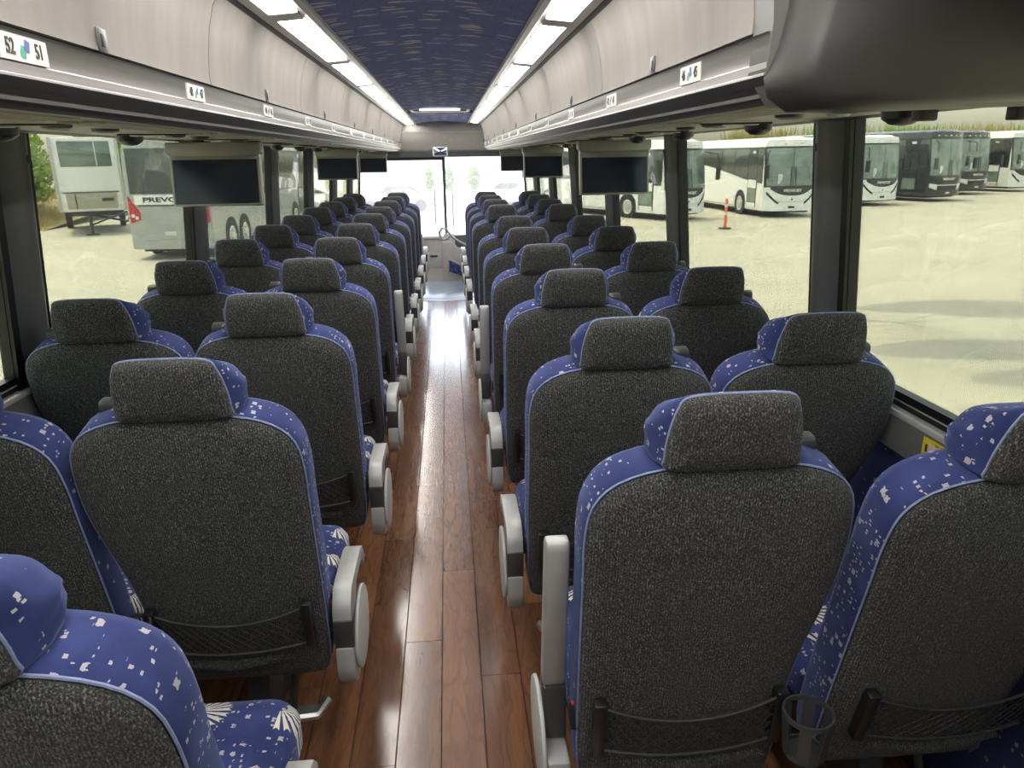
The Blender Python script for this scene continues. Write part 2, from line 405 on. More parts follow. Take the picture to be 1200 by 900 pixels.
# ceiling, arched panels of patterned cloth
def arch(s): return H + .470 - .030*(s/.345)**2
cl = struct(empty('ceiling', (CXO, 0, 0)))
yy = -1.28
for k, yb in enumerate([3.2, 5.6, 7.85]):
    rg = []
    for y in (yy+.004, yb-.004):
        rg.append([(s_*.345/8, y, arch(s_*.345/8)) for s_ in range(-8, 9)] + [(s_*.345/8, y, arch(s_*.345/8)+.02) for s_ in range(8, -9, -1)])
    MB().loft(rg).obj('ceiling_panel', M['ceil'], cl); yy = yb
rg = [[(s_*.345/8, y, arch(s_*.345/8)) for s_ in range(-8, 9)] + [(s_*.345/8, y, arch(s_*.345/8)+.02) for s_ in range(8, -9, -1)] for y in (8.35, 11.0)]
MB().loft(rg).obj('ceiling_panel', M['ceil'], cl)
MB().b2(-1.25, 1.25, -1.3, 12.1, H+.50, H+.53).obj('roof_skin', M['wallgrey'], cl)
# roof hatch with a lit strip
ht = empty('roof_hatch', (CXO, 8.1, H+.46)); tag(ht, 'roof hatch with a pale lit strip near the front of the ceiling', 'hatch')
MB().b2(-.31, .31, -.24, .24, -.012, .02).obj('hatch_frame', M['lightgrey'], ht, bevel=.008)
MB().b2(-.27, .27, -.19, .19, -.022, -.012).obj('hatch_panel', M['wallgrey'], ht, bevel=.004)
MB().b2(-.2, .2, -.255, -.235, -.022, -.008).obj('lit_strip', M['hatchglow'], ht)
MB().b2(-.25, .25, .19, .25, -.03, -.012).obj('hatch_handle', M['black'], ht, bevel=.006)

# ================================================================ LUGGAGE RACKS
def rack(sg, ya, yb, seams, first_lab, lab_pitch, lab_n0, name_side):
    X = lambda s: sg*s
    R = empty('luggage_rack', (CXO, 0, H))
    tag(R, 'overhead luggage rack with beige doors above the %s seats' % name_side, 'luggage rack')
    def ext(prof, a, b, mat, nm, par=R, **kw): return MB().prism([(X(p[0]), p[1]) for p in prof], a, b, 'y').obj(nm, mat, par, **kw)
    # cove trims between the ceiling cloth and the light panels
    yc = -1.25
    ext([(.343, .440), (.348, .428), (.366, .424), (.372, .432), (.395, .436), (.395, .455), (.343, .462)], yc, yb, M['coved'], 'cove_trim', smooth=50)
    ext([(.484, .425), (.512, .419), (.518, .426), (.518, .45), (.484, .45)], yc, yb, M['coved'], 'cove_edge')
    ext([(.516, .420), (.530, .410), (.545, .425), (.545, .45), (.516, .45)], yc, yb, M['rubber'], 'shadow_gap')
    ext([(.39, .452), (.49, .445), (.49, .47), (.39, .47)], yc, yb, M['lightgrey'], 'light_tray')
    lp = 1.19
    y = 1.43 + (.0 if sg < 0 else .12)
    ys = []
    while y < yb: ys.append(y); y += lp
    ys = [ys[0]-2*lp, ys[0]-lp] + ys
    for y in ys:
        a, b = max(yc, y+.06), min(yb-.02, y+lp-.06)
        if b-a < .1: continue
        ext([(.397, .4345), (.482, .4270), (.483, .434), (.398, .4415)], a, b, M['glow'], 'light_panel')
        if a > yc+.1: ext([(.396, .432), (.484, .424), (.484, .44), (.396, .447)], a-.12, a, M['coved'], 'light_divider')
    # bin interior box
    ext([(.60, .09), (1.20, .10), (1.15, .44), (.56, .44), (.60, .2)], ya, yb, M['wallgrey'], 'bin_box')
    # doors
    dp = [(.528, .412), (.545, .385), (.561, .33), (.571, .27), (.576, .215), (.574, .192), (.60, .192), (.598, .27), (.575, .37), (.553, .412)]
    ed = sorted(seams)
    for a, b in zip(ed[:-1], ed[1:]):
        a2, b2 = max(a, ya)+.003, min(b, yb)-.003
        if b2-a2 < .1: continue
        d = ext(dp, a2, b2, M['door'], 'bin_door', smooth=60)
        if b-a > 1.0:
            m = (a+b)/2
            ext([(.5715, .232), (.5715, .19), (.585, .19), (.585, .232)], m-.02, m+.02, M['darkgrey'], 'latch', d, bevel=.002)
            ext([(.5695, .222), (.5695, .200), (.573, .200), (.573, .222)], m-.008, m+.008, M['black'], 'latch_button', d, bevel=.001)
    ext([(.585, .192), (.585, .178), (.60, .178), (.60, .192)], ya, yb, M['rubber'], 'door_gap')
    # label rail and grooved band
    ext([(.577, .186), (.572, .186), (.5755, .182), (.577, .142), (.5740, .1395), (.5745, .125), (.5705, .1225), (.5705, .1195), (.60, .1195), (.60, .186)], ya, yb, M['rail'], 'label_rail', smooth=40)
    ext([(.571, .1195), (.584, .107), (.586, .1085), (.598, .097), (.600, .0985), (.612, .087), (.614, .088), (.622, .079), (.64, .082), (.64, .1195)], ya, yb, M['band'], 'grooved_band', smooth=20)
    # service strip under the bins, one panel a row
    y = first_lab - .40 - 3*lab_pitch; k = 0
    while y < yb - .1:
        a, b = max(ya, y)+.004, min(yb, y+lab_pitch)-.004
        if b-a > .25:
            u = ext([(.625, .092), (.625, .080), (1.13, .086), (1.13, .098)], a, b, M['psu'], 'service_panel', bevel=.003)
            for j in range(5):
                xx = .66 + j*.022
                MB().b2(X(xx), X(xx+.008), a+.05, b-.05, .076, .082).obj('vent_rib', M['psu'], u)
            mid = (a+b)/2
            for j, yy_ in ((0, mid-.13), (1, mid+.13)):
                MB().lathe([(.001, .073), (.02, .072), (.032, .076), (.036, .086)], 16, (X(.86), yy_, 0)).obj('air_nozzle', M['darkgrey'], u)
                MB().lathe([(.001, .079), (.024, .078), (.030, .086)], 16, (X(.98), yy_, 0)).obj('reading_light', M['lightgrey'], u)
            MB().lathe([(.001, .050), (.025, .054), (.042, .066), (.046, .090)], 18, (X(1.06), mid, 0)).obj('speaker_dome', M['black'], u)
            ext([(.80, .088), (.80, .078), (1.02, .080), (1.02, .090)], mid-.20, mid-.19, M['black'], 'panel_seam', u)
        y += lab_pitch; k += 1
    ext([(1.13, .105), (1.13, .086), (1.155, .080), (1.19, .086), (1.20, .105)], ya, yb, M['trimblue'], 'edge_trim', smooth=50)
    # seat number plates
    y = first_lab; n = lab_n0; k = 0
    while y < yb-.2:
        if y > ya+.02:
            pl = ext([(.5765, .1785), (.5765, .1425), (.573, .1425), (.573, .1785)], y-.066, y+.066, M['plate'], 'number_plate')
            if k < 5:
                zc = .1605; xf = X(.5722)
                ex = (0, 1, 0) if sg < 0 else (0, -1, 0)
                order = (n+1, n)
                for j, num in enumerate(order):
                    t = link('seat_number', text_mesh(str(num), .030, M['ink'], .0004, bold=.0006, sx=.8), None, pl)
                    yo = (-.040 if j == 0 else .040) * (1 if sg < 0 else -1)
                    t.matrix_local = basis((xf, y+yo, zc), ex, (0, 0, 1))
                for col, dy, dz in (('green', -.006, -.004), ('indigo', .006, .005)):
                    g = MB().add([(-.009, -.006, 0), (.004, -.010, 0), (.009, .006, 0), (-.004, .010, 0)], [(0, 1, 2, 3)]).obj('emblem', M[col], pl, smooth=0)
                    g.matrix_local = basis((xf-sg*.0002*(1 if col == 'green' else 2), y+dy*(1 if sg < 0 else -1), zc+dz), ex, (0, 0, 1))
        y += lab_pitch; n -= 4; k += 1
    return R
RL = rack(-1, -1.25, 11.0, [2.18-1.3*k for k in range(3, 0, -1)] + [2.18+1.3*k for k in range(0, 8)], 1.25, .79, 51, 'left')
RR = rack(1, 1.26, 10.6, [1.33] + [2.60+1.27*k for k in range(0, 8)], 1.66, .79, 45, 'right')
# rounded end cap closing the right rack
def cap():
    out = [(.60, .45), (.598, .30), (.60, .22), (.590, .165), (.572, .115), (.580, .085), (.615, .062), (.70, .060), (1.20, .072), (1.17, .45)]
    rings = []
    for y, ins in ((1.262, 0), (1.215, .004), (1.185, .018), (1.172, .045)):
        r = []
        for s_, z in out:
            cx_, cz_ = .92, .26
            dx, dz = cx_-s_, cz_-z; l = math.hypot(dx, dz)
            r.append((s_+dx/l*ins, y, z+dz/l*ins))
        rings.append(r)
    return MB().loft(rings).obj('end_cap', M['cap'], RR, smooth=50)
cap()
MB().prism([(.53, .43), (.556, .36), (.572, .28), (.578, .20), (.574, .125), (.61, .075), (.64, .075), (.64, .43)], 1.255, 1.335, 'y').obj('end_trim', M['wallgrey'], RR, smooth=50)
for y_, x_ in ((1.33, .90), (1.33, 1.08)):
    g = MB().b2(x_-.017, x_+.017, y_-.02, y_+.01, .048, .076).obj('grab_hook', M['darkgrey'], RR, bevel=.004)

# ================================================================ FRONT OF THE COACH
hd = struct(empty('wall_front_header', (0, 11.0, H)))
prof = [(.0, .49), (-.03, .40), (-.02, .30), (.03, .20), (.10, .10), (.14, .05), (.22, .05), (.22, .49)]
MB().prism(prof, -1.2, 1.2, 'x').obj('header_panel', M['beige'], hd, smooth=60)
MB().prism([(-.038, .335), (-.033, .322), (.0, .322), (.0, .335)], -.95, .95, 'x').obj('header_strip', M['coved'], hd)  # pale strip builds the highlight band of the curved header as a part
MB().prism([(.1, .06), (.12, -.01), (.3, -.01), (.3, .06)], -1.2, 1.2, 'x').obj('header_lower', M['pillar'], hd)
sh = empty('sun_shade', (-.55, 11.3, H+.01)); tag(sh, 'rolled black sun shade above the driver side windshield', 'sun shade')
MB().lathe([(.025, -.6), (.03, -.59), (.03, .59), (.025, .6)], 14, axis='x').obj('roller', M['black'], sh)
MB().b2(-.58, .58, -.01, .01, -.06, -.02).obj('shade_hem', M['darkgrey'], sh)
mr = empty('interior_mirror', (.0, 10.75, H+.06)); tag(mr, 'rectangular interior mirror hanging above the windshield centre', 'mirror')
MB().b2(-.12, .09, -.02, .03, -.06, .07).obj('mirror_housing', M['lightgrey'], mr, bevel=.018, seg=3)
M['mirror'] = plain('mirror_glass', (.55, .68, .85), .08, 1.0, .35, 18)
MB().b2(-.10, .075, -.026, -.018, -.045, .055).obj('mirror_glass', M['mirror'], mr, bevel=.003)
MB().tube([(0, .02, .03), (0, .12, .06), (0, .30, .06)], .012).obj('mirror_arm', M['black'], mr)
wsh = struct(empty('window_front', (0, 12.0, 0)))
for e in (-1, 1):
    m = MB(); r = []
    for z in (.35, .8, 1.2, H+.02):
        r.append([(e*(.025 + t*1.2/6), -.05*(z-.35)-.25*(t/6)**3, z) for t in range(7)])
    m.loft(r, False, False, False).obj('windshield_pane', M['windshield'], wsh)
cpil = MB().prism([(-.022, 0), (.022, 0), (.022, .06), (-.022, .06)], 0, 1, 'z').obj('centre_pillar', M['pillar'], wsh)
cpil.matrix_local = Matrix.LocRotScale((CXO, -.13, .3), Matrix.Rotation(.05, 3, 'X'), (1, 1, 1.3))
struct(MB().b2(-1.27, 1.27, 11.9, 12.05, -.5, .35).obj('wall_front', M['wallgrey']))
for e in (-1, 1):
    wp = empty('windshield_wiper', (e*.14, 12.06, .40)); tag(wp, 'black wiper %s of the windshield pillar' % ('left' if e < 0 else 'right'), 'wiper')
    MB().tube([(0, 0, 0), (e*.0, -.02, .62)], .010, 6).obj('wiper_arm', M['black'], wp)
    MB().b2(-.015, .015, -.012, .008, .1, .66).obj('wiper_blade', M['black'], wp)
# dash, driver console and the entrance barrier
ds = empty('dashboard', (0, 11.55, -.3)); tag(ds, 'grey dashboard under the windshield at the front of the coach', 'dashboard')
MB().prism([(-.15, 0), (-.15, .55), (-.08, .72), (.3, .64), (.3, 0)], -1.2, .15, 'x').obj('dash_body', M['beige'], ds, bevel=.02)
MB().lathe([(.0, 0), (.03, 0), (.03, .1), (.0, .1)], 10, (-.62, -.55, .72)).obj('steering_column', M['black'], ds)
MB().tube([(-.62+.22*math.cos(a*PI/10), -.5+.16*math.sin(a*PI/10), .82+.15*math.sin(a*PI/10)) for a in range(20)], .016, 6, True).obj('steering_wheel', M['black'], ds)
cn = empty('driver_console', (-.15, 10.6, -.3)); tag(cn, 'pale grey console with flat top left of the front steps', 'console')
MB().prism([(-.13, 0), (-.13, .78), (-.10, .80), (.10, .80), (.13, .78), (.13, 0)], -.62, .6, 'y').obj('console_body', M['beige'], cn, bevel=.01)
MB().b2(-.145, .145, -.64, .62, .80, .835).obj('console_top', M['lightgrey'], cn, bevel=.012)
MB().b2(-.10, .10, -.635, -.62, .42, .62).obj('console_drawer', M['silver'], cn, bevel=.006)
MB().b2(-.05, .05, -.645, -.63, .56, .585).obj('drawer_pull', M['black'], cn)
br = empty('entrance_barrier', (.14, 9.62, -.0)); tag(br, 'pale barrier panel with loop handrail and purple inset at the front steps', 'barrier')
MB().prism([(-.17, -.3), (-.17, .50), (-.05, .50), (.03, .42), (.2, .37), (.2, -.3)], 0, .035, 'y').obj('barrier_panel', M['beige'], br, bevel=.008)
MB().prism([(-.11, .30), (.18, .15), (.18, -.0), (-.11, .10)], -.012, .0, 'y').obj('inset_frame', M['silver'], br, bevel=.004)
M['purple'] = velvet('purple_inset', True)
MB().prism([(-.09, .265), (.165, .135), (.165, .02), (-.09, .115)], -.018, -.012, 'y').obj('inset_cloth', M['purple'], br)
lp_ = [(-.19, .56), (-.20, .62), (-.16, .67), (-.11, .66), (-.07, .60), (-.03, .55), (.04, .50), (.16, .44), (.24, .41)]
MB().tube([(p[0], .017, p[1]) for p in lp_], .014, 8).obj('handrail', M['silver'], br)
MB().tube([(-.19, .017, .56), (-.15, .017, .52), (-.09, .017, .54), (-.06, .017, .585)], .012, 8).obj('handrail', M['silver'], br)

# ================================================================ SEATS
def back_outline(nl, nr):
    # rear outline in (u, v); nl / nr = how far each flank draws in at the waist
    def half(n):
        return [(.0, .700), (.11, .697), (.19, .672), (.232, .625), (.2435, .55), (.242, .46), (.2415-n*.35, .36), (.2405-n*.8, .25), (.239-n, .14), (.236-n*.95, .02), (.226-n*.85, -.06), (.19-n*.6, -.085)]
    r = half(nr); l = half(nl)
    pts = r + [(0, -.09)] + [(-u, v) for u, v in l[:0:-1]]
    return [(p.x, p.y) for p in spline([(u, v, 0) for u, v in pts], 3)]
def inset(o, d, c=(0, .3)):
    out = []; n = len(o)
    for i, (u, v) in enumerate(o):
        a = o[i-1]; b = o[(i+1) % n]; tx, ty = b[0]-a[0], b[1]-a[1]; l = math.hypot(tx, ty) or 1
        nx, ny = ty/l, -tx/l
        if nx*(c[0]-u)+ny*(c[1]-v) < 0: nx, ny = -nx, -ny
        out.append((u+nx*d, v+ny*d))
    return out
def shrink(o, k, c): return [(c[0]+(u-c[0])*k, c[1]+(v-c[1])*k) for u, v in o]
def ring(o, wv): return [(u, wv(u, v) if callable(wv) else wv, v) for u, v in o]
def make_back(nl, nr):
    o = back_outline(nl, nr); c = (0, .3)
    blue = MB().loft([ring(inset(o, .012), .022), ring(inset(o, .0045), .018), ring(inset(o, .001), .024), ring(o, .040), ring(o, .092), ring(inset(o, .012), .116), ring(inset(o, .045), .13), ring(shrink(inset(o, .045), .6, c), .108)], True, True).mesh('backrest', M['velvet'], 60)
    o2 = inset(o, .006)
    crown = lambda u, v: -.016
    grey = MB().loft([ring(inset(o, .012), .022), ring(o2, .015), ring(inset(o, .014), .004), ring(inset(o, .040), -.006), ring(shrink(inset(o, .04), .7, c), -.014), ring(shrink(inset(o, .04), .35, c), -.018), ring(shrink(inset(o, .04), .04, c), -.019)], False, True).mesh('back_panel', M['knit'], 60)
    pipe = MB().tube([(u, .0185, v) for u, v in inset(o, .0035)], .0024, 5, True).mesh('piping', M['piping'], 60)
    return blue, grey, pipe
def make_head():
    def o(hb, ht, v0, v1, r):
        pts = [(hb-r*.4, v0), (hb, v0+r), ((hb+ht)/2+.004, (v0+v1)/2), (ht, v1-r), (ht-r*.9, v1), (0, v1+.004), (-ht+r*.9, v1), (-ht, v1-r), (-(hb+ht)/2-.004, (v0+v1)/2), (-hb, v0+r), (-hb+r*.4, v0), (0, v0-.002)]
        return [(p.x, p.y) for p in spline([(u, v, 0) for u, v in pts], 4)]
    c = (0, .765)
    a = o(.112, .098, .698, .826, .020)
    grey = MB().loft([ring(inset(a, -.003, c), .018), ring(a, .006), ring(shrink(a, .92, c), -.004), ring(shrink(a, .5, c), -.010), ring(shrink(a, .05, c), -.011)], False, True).mesh('headrest_panel', M['knit'], 60)
    blue = MB().loft([ring(inset(a, -.001, c), .016), ring(o(.118, .106, .694, .827, .024), .026), ring(o(.128, .124, .688, .804, .032), .055), ring(o(.130, .127, .686, .787, .036), .088), ring(o(.120, .116, .692, .770, .030), .118), ring(o(.09, .085, .71, .755, .02), .134), ring(o(.01, .009, .73, .74, .003), .138)], True, True).mesh('headrest', M['velvet'], 60)
    pipe = MB().tube([(u, .017, v) for u, v in inset(a, -.002, c)], .0024, 5, True).mesh('headrest_piping', M['piping'], 60)
    return blue, grey, pipe
def make_cushion():
    rings = []
    for z, d in ((.355, .03), (.362, .008), (.39, 0), (.445, 0), (.468, .012), (.480, .045), (.483, .11)):
        pts = []
        hx, y0, y1, r = .232-d, .275+d, .68-d, max(.012, .06-d*.4)
        for cx_, cy_, a0 in ((hx-r, y1-r, 0), (-hx+r, y1-r, 90), (-hx+r, y0+r, 180), (hx-r, y0+r, 270)):
            for k in range(5):
                a = math.radians(a0+k*22.5); pts.append((cx_+r*math.cos(a), cy_+r*math.sin(a), z))
        rings.append(pts)
    return MB().loft(rings).mesh('seat_cushion', M['cushion'], 60)
def arm_profile(raised):
    pass
SM = {}
SM['headrest'], SM['headrest_panel'], SM['headrest_piping'] = make_head()
SM['cushion'] = make_cushion()
SM['frame'] = MB().b2(-.20, .20, .24, .60, .30, .352).mesh('seat_frame', M['darkgrey'], 35, .008)
SM['leg'] = MB().loft([[(x, y, z) for x, y in ((-.03, a), (.03, a), (.03, b), (-.03, b))] for z, a, b in ((.0, .24, .56), (.02, .24, .56), (.05, .32, .48), (.30, .36, .46))]).mesh('leg', M['darkgrey'], 35, .004)
fr = []
SM['footrest'] = MB().tube([(-.19, .30, .13), (-.17, .26, .115), (0, .245, .11), (.17, .26, .115), (.19, .30, .13)], .014, 8).b2(-.17, .17, .252, .30, .106, .114).mesh('footrest', M['metal'], 40)
SM['footstay'] = MB().tube([(.1, .29, .11), (.1, .33, .20), (.1, .36, .30)], .010, 6).mesh('footrest_stay', M['darkgrey'])
# magazine net, in back coordinates (u, w, v)
SM['bracket'] = MB().b2(-.012, .012, -.034, -.010, .060, .200).mesh('net_bracket', M['black'], 35, .003)
def net():
    m = MB(); u0 = .175
    top = lambda u: .188 - .034*(1-(u/u0)**2); bot = lambda u: .074 - .014*(1-(u/u0)**2)
    W = lambda u: -.026 - .014*(1-(u/u0)**2)
    us = [-u0+2*u0*i/10 for i in range(11)]
    m.tube([(u, W(u), top(u)) for u in us], .0034, 6); m.tube([(u, W(u), bot(u)) for u in us], .0042, 6)
    for k in range(-4, 16):
        for s_ in (1, -1):
            pts = []
            for i in range(6):
                f = i/5; u = -u0 + (k+f*4)*2*u0/15
                if s_ < 0: u = -u
                if abs(u) > u0: continue
                pts.append((u, W(u)+.001*s_, bot(u)+(top(u)-bot(u))*f))
            if len(pts) > 1: m.tube(pts, .0014, 4)
    return m.mesh('net', M['netcord'], 40)
SM['net'] = net()
SM['tuck'] = MB().tube([(-.15, -.008, .008), (0, -.022, -.002), (.15, -.008, .008)], [.010, .013, .010], 8).mesh('back_tuck', M['knit'], 60)
def cup():
    m = MB(); n = 24
    def rg(z, r, t): m.lathe([(r, z), (r+t, z), (r+t, z+.010), (r, z+.010), (r, z)], n, cap=False)
    rg(.0, .043, .004); rg(-.085, .034, .004)
    for k in range(6):
        a = k*PI/3; ca, sa = math.cos(a), math.sin(a)
        rings = []
        for z, r in ((.004, .045), (-.08, .036)):
            c0 = Vector((ca*r, sa*r, z)); t = Vector((-sa, ca, 0))*.011; d = Vector((ca, sa, 0))*.0015
            rings.append([c0-t-d, c0+t-d, c0+t+d, c0-t+d])
        m.loft(rings)
    m.lathe([(.001, -.085), (.036, -.085), (.036, -.081), (.001, -.081)], n)
    return m.mesh('cup_holder', M['darkgrey'], 40)
SM['cup'] = cup()
# aisle armrest (pivot at rear); local plane (y, z), x across
def arm_parts(raised):
    W_ = .023
    d = {}
    if raised:
        d['arm'] = MB().prism([(.255, .50), (.245, .52), (.205, .84), (.212, .86), (.24, .86), (.25, .85), (.30, .53), (.30, .50)], -W_, W_, 'x').mesh('armrest', M['silver'], 35, .008)
        d['grip'] = MB().prism([(.235, .385), (.245, .505), (.30, .505), (.305, .385)], -W_-.001, W_+.001, 'x').mesh('armrest_joint', M['darkgrey'], 35, .006)
    else:
        arc = [(.172, .455)] + [(.245-.07*math.cos(a), .455+.075*math.sin(a)) for a in [i*PI/2/6 for i in range(7)]] + [(.40, .528), (.445, .515), (.47, .485), (.475, .45), (.455, .45), (.44, .475), (.40, .492), (.30, .492), (.262, .455)]
        d['arm'] = MB().prism(arc, -W_, W_, 'x').mesh('armrest', M['silver'], 35, .007)
        d['grip'] = MB().prism([(.178, .375), (.170, .460), (.262, .460), (.272, .375)], -W_-.001, W_+.001, 'x').mesh('armrest_joint', M['darkgrey'], 35, .005)
    hub = [(.165, .32), (.172, .38), (.29, .38)] + [(.24+.075*math.cos(a), .315+.065*math.sin(a)) for a in [-i*PI/8 for i in range(0, 9)]]
    d['hub'] = MB().prism(hub, -W_, W_, 'x').mesh('armrest_hub', M['silver'], 35, .007)
    cov = [(.30+.115*math.cos(i*PI/10), .36+.105*math.sin(i*PI/10)) for i in range(20)]
    d['cover'] = MB().prism(cov, W_, W_+.010, 'x').mesh('armrest_cover', M['lightgrey'], 35, .004)
    return d
ARM = {False: arm_parts(False), True: arm_parts(True)}
# folded-up armrest on the outer flank, in back coordinates
SM['outer_arm'] = MB().prism([(.150, .30), (.150, .688), (.156, .698), (.182, .698), (.188, .688), (.20, .30)], -.02, .02, 'x').mesh('folded_armrest', M['darkgrey'], 35, .006)
SM['outer_cap'] = MB().prism([(.148, .640), (.148, .655), (.153, .660), (.185, .660), (.190, .655), (.190, .640)], -.022, .022, 'x').mesh('armrest_tip', M['silver'], 35, .004)
SM['buckle'] = MB().b2(-.012, .012, -.008, .008, 0, .05).mesh('belt_buckle', M['black'], 35, .003)
SM['button'] = MB().b2(-.009, .009, -.005, .005, .045, .056).mesh('belt_button', M['red'], 35, .002)
BK = {}
HINGE = Vector((0, .19, .36))
ORD = ['rearmost', 'second', 'third', 'fourth', 'fifth', 'sixth', 'seventh', 'eighth', 'ninth', 'tenth', 'eleventh', 'twelfth', 'thirteenth']
def seat(sg, col, rank, X, Y, tilt, raised, detail, label):
    s = empty('coach_seat', (X, Y, 0))
    tag(s, label, 'seat', 'blue and grey coach seats')
    inner = sg                                  # +1: neighbour / window lies towards +x
    nn = (.05, .0) if col == 'aisle' else (.075, .0)
    nl, nr = (nn[1], nn[0]) if sg > 0 else (nn[0], nn[1])
    if (nl, nr) not in BK: BK[(nl, nr)] = make_back(nl, nr)
    blue, grey, pipe = BK[(nl, nr)]
    rx = math.radians(tilt)
    def bp(nm, me, par=s, off=(0, 0, 0)):
        o = link(nm, me, None, par)
        if par is s: o.matrix_local = Matrix.Translation(HINGE) @ Matrix.Rotation(rx, 4, 'X') @ Matrix.Translation(off)
        else: o.location = off
        return o
    b = bp('backrest', blue); bp('back_panel', grey, b); bp('piping', pipe, b)
    h = bp('headrest', SM['headrest']); bp('headrest_panel', SM['headrest_panel'], h); bp('headrest_piping', SM['headrest_piping'], h)
    link('seat_cushion', SM['cushion'], None, s)
    link('seat_frame', SM['frame'], None, s); link('leg', SM['leg'], None, s)
    a = bp('folded_armrest', SM['outer_arm'], s, (inner*.165, -.065, .0)); bp('armrest_tip', SM['outer_cap'], a)
    if col == 'aisle':
        A = ARM[raised]; ax = -sg*.273
        o = link('armrest', A['arm'], None, s); o.location.x = ax
        for k, nm in (('grip', 'armrest_joint'), ('hub', 'armrest_hub'), ('cover', 'armrest_cover')):
            p = link(nm, A[k], None, o)
            if k == 'cover' and sg > 0: p.rotation_euler.z = PI; p.scale = (1, -1, 1) if False else (1, 1, 1); p.matrix_local = Matrix.Scale(-1, 4, (1, 0, 0))
    if detail:
        nb = empty('magazine_net'); nb.parent = s; nb.matrix_local = Matrix.Translation(HINGE) @ Matrix.Rotation(rx, 4, 'X') @ Matrix.Translation((-.02*inner*(-1 if col == 'aisle' else 0), 0, 0))
        nb.matrix_local = Matrix.Translation(HINGE) @ Matrix.Rotation(rx, 4, 'X') @ Matrix.Translation((-.022*inner if col == 'aisle' else 0, 0, 0))
        for e in (-1, 1):
            k = link('net_bracket', SM['bracket'], None, nb); k.location.x = e*.178
        link('net', SM['net'], None, nb)
        bp('back_tuck', SM['tuck'])
        c_ = link('cup_holder', SM['cup'], None, s); c_.location = (inner*.185 if col == 'aisle' else inner*.19, .085, .535)
        link('footrest', SM['footrest'], None, s); link('footrest_stay', SM['footstay'], None, s)
        if col == 'aisle':
            bu = link('belt_buckle', SM['buckle'], None, s); bu.location = (-sg*.235, .20, .44); bu.rotation_euler.x = -.3
            link('belt_button', SM['button'], None, bu)
    return s
LY0, RY0, PITCHR = .70, .208, .79
nl_ = 11
for n in range(0, nl_):
    Y = LY0 + n*PITCHR
    t0 = {0: 14.0, 1: 12.0}.get(n, 14.0 + random.uniform(-.6, .6))
    Y += {0: -.055, 1: -.08}.get(n, -.10)
    seat(-1, 'aisle', n, -.494 - {0: .015, 1: .012}.get(n, 0), Y, t0, n == 4, n <= 6, 'grey-backed blue coach seat beside the aisle, left side, %s row counted from the rear' % ORD[n])
    if n >= 1: seat(-1, 'window', n, -.984 - (.012 if n == 1 else 0), Y, 14.0 + random.uniform(-.6, .6), False, n <= 4, 'grey-backed blue coach seat by the left windows, %s row counted from the rear' % ORD[n])
for n in range(1, 11):
    Y = RY0 + n*PITCHR + (.35 if n >= 7 else 0) - (.10 if n > 1 else 0)
    t0 = {1: 9.0}.get(n, 13.5 + random.uniform(-.6, .6))
    seat(1, 'aisle', n, .494 + (.026 if n == 1 else 0), Y, t0, n in (1, 4), n <= 6, 'grey-backed blue coach seat beside the aisle, right side, %s row counted from the rear' % ORD[n-1])
    seat(1, 'window', n, .984 + (.045 if n == 1 else 0), Y, 14.5 + random.uniform(-.6, .6), False, n <= 4, 'grey-backed blue coach seat by the right windows, %s row counted from the rear' % ORD[n-1])

# ================================================================ MONITORS
def monitor(X, Y, sc, label, dz=0.0):
    t = empty('flip_down_monitor', (X, Y, H)); tag(t, label, 'monitor', 'flip-down monitors')
    m = Matrix.Translation((0, 0, dz)) @ Matrix.Rotation(math.radians(-9), 4, 'X')
    k = sc
    MB().prism([(-.225*k, .075), (.225*k, .075), (.225*k, .03), (.21*k, .015), (-.21*k, .015), (-.225*k, .03)], -.03, .05, 'y').obj('hinge_housing', M['tvframe'], t, bevel=.006)
    f = MB().b2(-.215*k, .215*k, -.012, .03, -.252*k, .02).obj('monitor_frame', M['tvframe'], t, bevel=.006); f.matrix_local = m
    MB().b2(-.198*k, .198*k, -.016, -.011, -.240*k, -.034).obj('screen', M['screen'], f)
    MB().b2(-.202*k, .202*k, -.0145, -.0105, -.244*k, -.030).obj('screen_bezel', M['black'], f)
monitor(-.975, 3.58, .92, 'flip-down monitor under the left rack, nearest the camera', .028)
monitor(-.945, 7.25, .87, 'flip-down monitor under the left rack, middle of three', .022)
monitor(-.93, 10.6, .86, 'flip-down monitor under the left rack, nearest the windshield', .015)
monitor(1.02, 4.32, .93, 'flip-down monitor under the right rack, nearest the camera', .010)
monitor(.97, 7.15, .86, 'flip-down monitor under the right rack, middle of three', .015)
monitor(.97, 10.2, .86, 'flip-down monitor under the right rack, nearest the windshield', .015)
# yellow notice on the sill
yd = empty('warning_decal', (1.2345, 1.54, .838)); tag(yd, 'yellow notice sticker on the sill panel below the right window', 'sticker')
MB().b2(-.001, .001, -.085, .085, -.026, .026).obj('decal_sheet', M['yellow'], yd)
MB().b2(-.0016, -.001, .022, .06, -.018, .016).obj('decal_picture', M['plate'], yd)
MB().b2(-.0016, -.001, .066, .074, -.010, .010).obj('decal_arrow', M['ink'], yd)
for k, (z, a, b) in enumerate(((.018, -.075, .05), (.005, -.075, .012), (-.006, -.06, .012), (-.017, -.07, .012))):
    for j in range(int((b-a)/.02)):
        MB().b2(-.0016, -.001, a+j*.02, a+j*.02+.013, z-.0035, z+.0035).obj('decal_line', M['orangeink'], yd)
